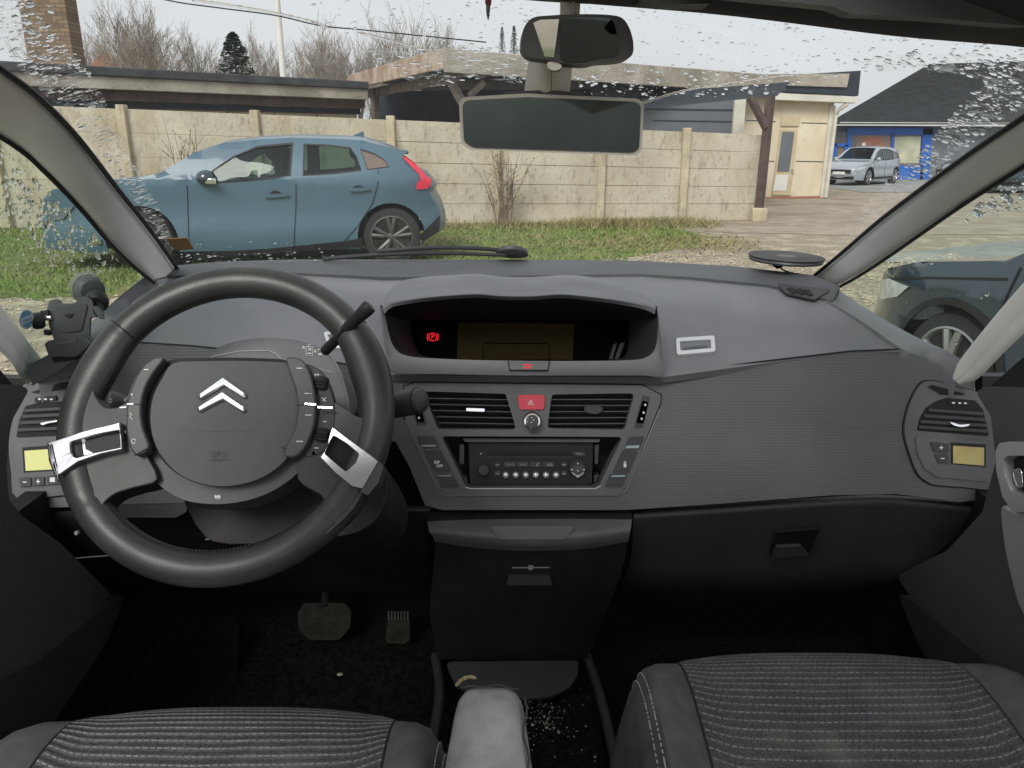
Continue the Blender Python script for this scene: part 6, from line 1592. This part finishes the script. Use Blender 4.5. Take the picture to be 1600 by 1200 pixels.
    # wheels
    for wx in ws_:
        for s in (1, -1):
            y = s * (hw - .04)
            w_ = bmesh.new(); ax = Vector((0, s, 0))
            revolve(w_, [(wr * .66, -.20), (wr * .93, -.20), (wr, -.17), (wr, -.04), (wr * .95, -.005), (wr * .72, .0), (wr * .70, -.03)], (wx, y, wr), ax, 40)
            wo = obj('wheel', w_, M['tyre'], t)
            b = bmesh.new(); c = Vector((wx, y, wr))
            revolve(b, [(wr * .70, -.03), (wr * .74, .003), (wr * .70, .006), (wr * .66, -.02), (wr * .64, -.10), (wr * .70, -.12)], c, ax, 40)
            for k in range(5):
                a = k * 2 * math.pi / 5 + .3
                for da, wd in ((-.20, .07), (.20, .07)):
                    e = c + Vector((math.cos(a + da), 0, math.sin(a + da))) * wr * .68; i_ = c + Vector((math.cos(a), 0, math.sin(a))) * wr * .12
                    add_tube(b, [i_ - ax * .015, i_.lerp(e, .5) - ax * .004, e - ax * .012], [.028, .024, .026], 6)
            revolve(b, [(wr * .16, -.05), (wr * .16, .0), (wr * .10, .008), (0, .008)], c, ax, 20)
            obj('rim', b, alloy or M['alloysilver'], wo)
            b = bmesh.new(); revolve(b, [(wr * .62, -.12), (wr * .62, -.10), (0, -.10)], c, ax, 24); obj('brake_disc', b, M['void'], wo)
    # seats inside
    for x in (xmid - .05, xmid - .95):
        for s in (1, -1):
            b = bmesh.new()
            pr = [(x + .42, .55), (x + .42, .68), (x - .08, .66), (x - .28, 1.14), (x - .20, 1.17), (x - .21, 1.29), (x - .30, 1.31), (x - .36, 1.17), (x - .22, .52)]
            f = flat(pr)
            w0 = .22
            extr(f, lambda a, z: Vector((a, s * .38 + w0, z)), lambda a, z: Vector((a, s * .38 - w0, z)))
            obj('seat', f, M['dark'], t, bevel=.05, seg=2)
    return t, skin, side, off

# ---- the blue hatchback, its left side towards us
DW = Vector((-1.33, 8.6)); psi = R(8)
HV = Vector((-math.cos(psi), -math.sin(psi)))          # heading: nose to the left, a little nearer
NV = Vector((HV.y, -HV.x))
if NV.y > 0: NV = -NV                                  # towards the viewer
def v40(px, py):
    r = ray(px, py)
    # vertical plane through DW along HV
    t_ = (DW.x * NV.x + DW.y * NV.y) / (r.x * NV.x + r.y * NV.y)
    p = CAM + r * t_
    return ((p.x - DW.x) * HV.x + (p.y - DW.y) * HV.y, p.z)
V = lambda L_: [v40(*q) for q in L_]
wrear = v40(612, 367); wfront = v40(222, 376)
WRAD = .318
fx = min(wfront[0], 2.78)
outl = V([(54, 394), (47, 372), (46, 345), (54, 312), (75, 297), (150, 284), (215, 277), (250, 270), (300, 238), (342, 224), (390, 218), (450, 215), (520, 216.5), (565, 219), (605, 230), (634, 240), (628, 246), (645, 258), (664, 280), (676, 294), (672, 303), (684, 325), (690, 348), (688, 366), (658, 381)])
bw = V([(321, 284), (334, 265), (362, 246), (398, 231), (452, 226), (451, 274), (390, 280)])
rw = V([(474, 227), (510, 228), (545, 232), (556, 246), (563, 265), (520, 270), (475, 273)])
qw = V([(563, 234), (585, 241), (600, 250), (607, 260), (585, 263), (574, 264)])
taill = V([(629, 246), (634, 246), (652, 259), (668, 276), (675, 281), (674, 291), (668, 296), (651, 297), (651, 288), (658, 281), (655, 273)])
HWV = .90
sides = [('tail_light', M['taillight'], taill, .018),
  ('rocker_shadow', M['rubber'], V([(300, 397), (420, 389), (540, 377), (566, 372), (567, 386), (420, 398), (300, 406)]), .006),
  ('rear_bumper_trim', M['rubber'], V([(654, 372), (676, 352), (690, 340), (688, 366), (662, 380)]), .006),
  ('door_gap', M['void'], V(stroke([(293, 290), (293, 330), (296, 385)], 1.2)), .0055),
  ('door_gap', M['void'], V(stroke([(463, 276), (462, 330), (459, 388)], 1.2)), .0055),
  ('door_gap', M['void'], V(stroke([(591, 266), (590, 290), (582, 318), (560, 352), (536, 380)], 1.2)), .0055),
  ('door_handle', M['bluepaint'], V([(413, 305), (426, 302.5), (451, 302.5), (452, 306), (430, 308.5), (414, 308.5)]), .03),
  ('handle_cup', M['rubber'], V([(421, 302), (427, 298), (434, 298), (440, 302), (438, 303), (423, 303)]), .006),
  ('door_handle', M['bluepaint'], V([(545, 295.5), (558, 293), (578, 293), (579, 296.5), (560, 299), (546, 298.5)]), .03),
  ('handle_cup', M['rubber'], V([(552, 293), (557, 289.5), (563, 289.5), (569, 293), (566, 294), (554, 294)]), .006)]
v40c, sk, sd2, of2 = car('blue_hatchback', 'teal blue five door hatchback parked on the grass before the concrete wall', M['bluepaint'], outl, HWV, [0, fx], WRAD,
   [dict(poly=bw), dict(poly=rw), dict(poly=qw, m=M['winglass'])], sides=sides, tumble=.20, belt=v40(460, 278)[1], nose=.30, arch_r=.372, alloy=M['alloy'], roofz=v40(450, 215)[1],
   strips=[(v40(250, 270), v40(342, 224), M['screenglass'])])
# mirror, spoiler, aerial fin, mud strip along the lower doors
mx_, mz_ = v40(323, 278)
for s in (1, -1):
    b = bmesh.new(); ret = bmesh.ops.create_icosphere(b, subdivisions=3, radius=.105)
    for v in ret['verts']: v.co = Vector((v.co.x * .95 + mx_, v.co.y * 1.0 + s * (HWV + .03), v.co.z * .78 + mz_))
    m_ = obj('door_mirror', b, M['darkpaint'], v40c)
    b = bmesh.new(); add_box(b, (mx_ - .06, s * (HWV + .115), mz_ - .03), (.11, .02, .06)); obj('indicator', b, M['chrome'], m_, bevel=.01)
sx_, sz_ = v40(632, 240)
b = bmesh.new(); add_box(b, (sx_ + .10, 0, sz_ + .012), (.30, 1.16, .045)); obj('roof_spoiler', b, M['bluepaint'], v40c, bevel=.02)
fx_, fz_ = v40(552, 218)
f_ = flat([(fx_ - .09, fz_ + .0), (fx_ - .07, fz_ + .10), (fx_ + .10, fz_ + .03), (fx_ + .1, fz_)]); extr(f_, lambda x, z: Vector((x, .02, z)), lambda x, z: Vector((x, -.02, z))); obj('aerial_fin', f_, M['bluepaint'], v40c, bevel=.006)
hx_, hz_ = v40(62, 328)
for s in (1, -1):
    b = flat([(hx_ - .32, hz_ + .03), (hx_ + .0, hz_ - .02), (hx_ + .03, hz_ - .14), (hx_ - .18, hz_ - .10)]); extr(b, lambda x, z: sd2(x, z, s, .02), lambda x, z: sd2(x, z, s, -.01)); obj('headlight', b, M['lensdark'], v40c)
    b = flat([(hx_ - .55, .30), (hx_ - .05, .27), (hx_ - .05, .33), (hx_ - .55, .35)]); extr(b, lambda x, z: sd2(x, z, s, .02), lambda x, z: sd2(x, z, s, -.01)); obj('bumper_trim', b, M['chrome'], v40c)
ang = math.atan2(HV.y, HV.x)
ctr = Vector((DW.x, DW.y, 0)) - Vector((NV.x, NV.y, 0)) * HWV
v40c.location = ctr; v40c.rotation_euler = (0, 0, ang)

# ---- generic hatch used for the dark cars and the silver one
gout = [(2.06, .22), (2.12, .38), (2.15, .52), (2.10, .66), (1.95, .79), (1.6, .89), (1.05, .97), (.45, 1.33), (.2, 1.42), (-.3, 1.47), (-1.0, 1.44), (-1.55, 1.34), (-1.95, 1.05), (-2.08, .9), (-2.12, .6), (-2.08, .3), (-2.0, .22)]
gw1 = [(.92, 1.0), (.42, 1.28), (.15, 1.36), (-.02, 1.37), (-.04, .97)]
gw2 = [(-.12, .97), (-.10, 1.37), (-.6, 1.37), (-1.05, 1.30), (-1.0, 1.0)]
gw3 = [(-1.1, 1.01), (-1.15, 1.28), (-1.5, 1.2), (-1.62, 1.05)]
gsides = [('door_gap', M['void'], stroke([(.95, .95), (.98, .6), (.9, .3)], .012), .0055), ('door_gap', M['void'], stroke([(-.08, .94), (-.08, .3)], .012), .0055),
   ('bonnet_gap', M['void'], stroke([(1.0, .88), (1.5, .81), (1.88, .735)], .014), .0055),
   ('headlight', M['lamp'], [(1.62, .735), (1.86, .745), (2.05, .69), (2.10, .60), (1.98, .58), (1.74, .65)], .012),
   ('arch_trim', M['rubber'], [(1.28 + .405 * math.cos(R(200 - 220 * k / 20)), .32 + .405 * math.sin(R(200 - 220 * k / 20))) for k in range(21)] + [(1.28 + .365 * math.cos(R(-20 + 220 * k / 20)), .32 + .365 * math.sin(R(-20 + 220 * k / 20))) for k in range(21)], .012),
   ('door_handle', M['chrome'], [(-.02 + .12, .86), (.24, .86), (.24, .89), (.1, .89)], .03), ('rocker', M['rubber'], [(.9, .24), (-.95, .24), (-.95, .32), (.9, .32)], .006)]
def generic(name, label, paint, hw=.88, **kw):
    t, sk_, sd_, of_ = car(name, label, paint, gout, hw, [-1.28, 1.28], .32, [dict(poly=gw1), dict(poly=gw2), dict(poly=gw3, m=M['winglass'])], sides=gsides, tumble=.25, belt=.72, nose=.30, arch_r=.37, roofz=1.46, strips=[((1.05, .97), (.2, 1.42), M['screenglass']), ((-1.95, 1.05), (-1.2, 1.42), M['winglass'])], **kw)
    for s in (1, -1):
        b = bmesh.new(); ret = bmesh.ops.create_icosphere(b, subdivisions=2, radius=.1)
        for v in ret['verts']: v.co = Vector((v.co.x * .8 + .75, v.co.y + s * (hw + .04), v.co.z * .75 + 1.0))
        obj('door_mirror', b, paint, t)
        b = flat([(-2.02, .75), (-1.78, .8), (-1.74, .98), (-1.92, 1.02), (-2.05, .9)]); extr(b, lambda x, z: sd_(x, z, s, .01), lambda x, z: sd_(x, z, s, -.01)); obj('tail_light', b, M['taillight'], t)
    def front(nm, m, y0, y1, z0, z1, x, th=.05):
        b = bmesh.new(); add_box(b, (x, (y0 + y1) / 2, (z0 + z1) / 2), (th, y1 - y0, z1 - z0)); return obj(nm, b, m, t, bevel=.012)
    front('grille', M['void'], -.48, .48, .48, .62, 2.215); front('number_plate', M['plate'], -.26, .26, .42, .53, 2.25, .03); front('lower_grille', M['void'], -.6, .6, .25, .36, 2.16, .06)
    return t
dk = generic('dark_car', 'dark blue grey car close on the right, its front wheel seen through the quarter window', M['darkpaint'])
q = Matrix.Rotation(R(109), 3, 'Z') @ Vector((1.28 * .83, .86 * .83, 0))
dk.location = (2.11 - q.x, 3.61 - q.y, 0); dk.rotation_euler = (0, 0, R(109)); dk.scale = (.83, .83, .83)
sv = generic('silver_car', 'silver grey car parked before the blue fronted shop', M['silver'])
g = at(1358, 290, 27.0)
sv.location = (g.x, 27.6, 0); sv.rotation_euler = (0, 0, R(222)); sv.scale = (.80, .80, .84)
fd = generic('far_dark_car', 'dark car far off at the right edge, seen through the wet quarter window', M['darkpaint'])
g = gp(1600, 303); fd.location = (g.x + .5, g.y + .9, 0); fd.rotation_euler = (0, 0, R(172))
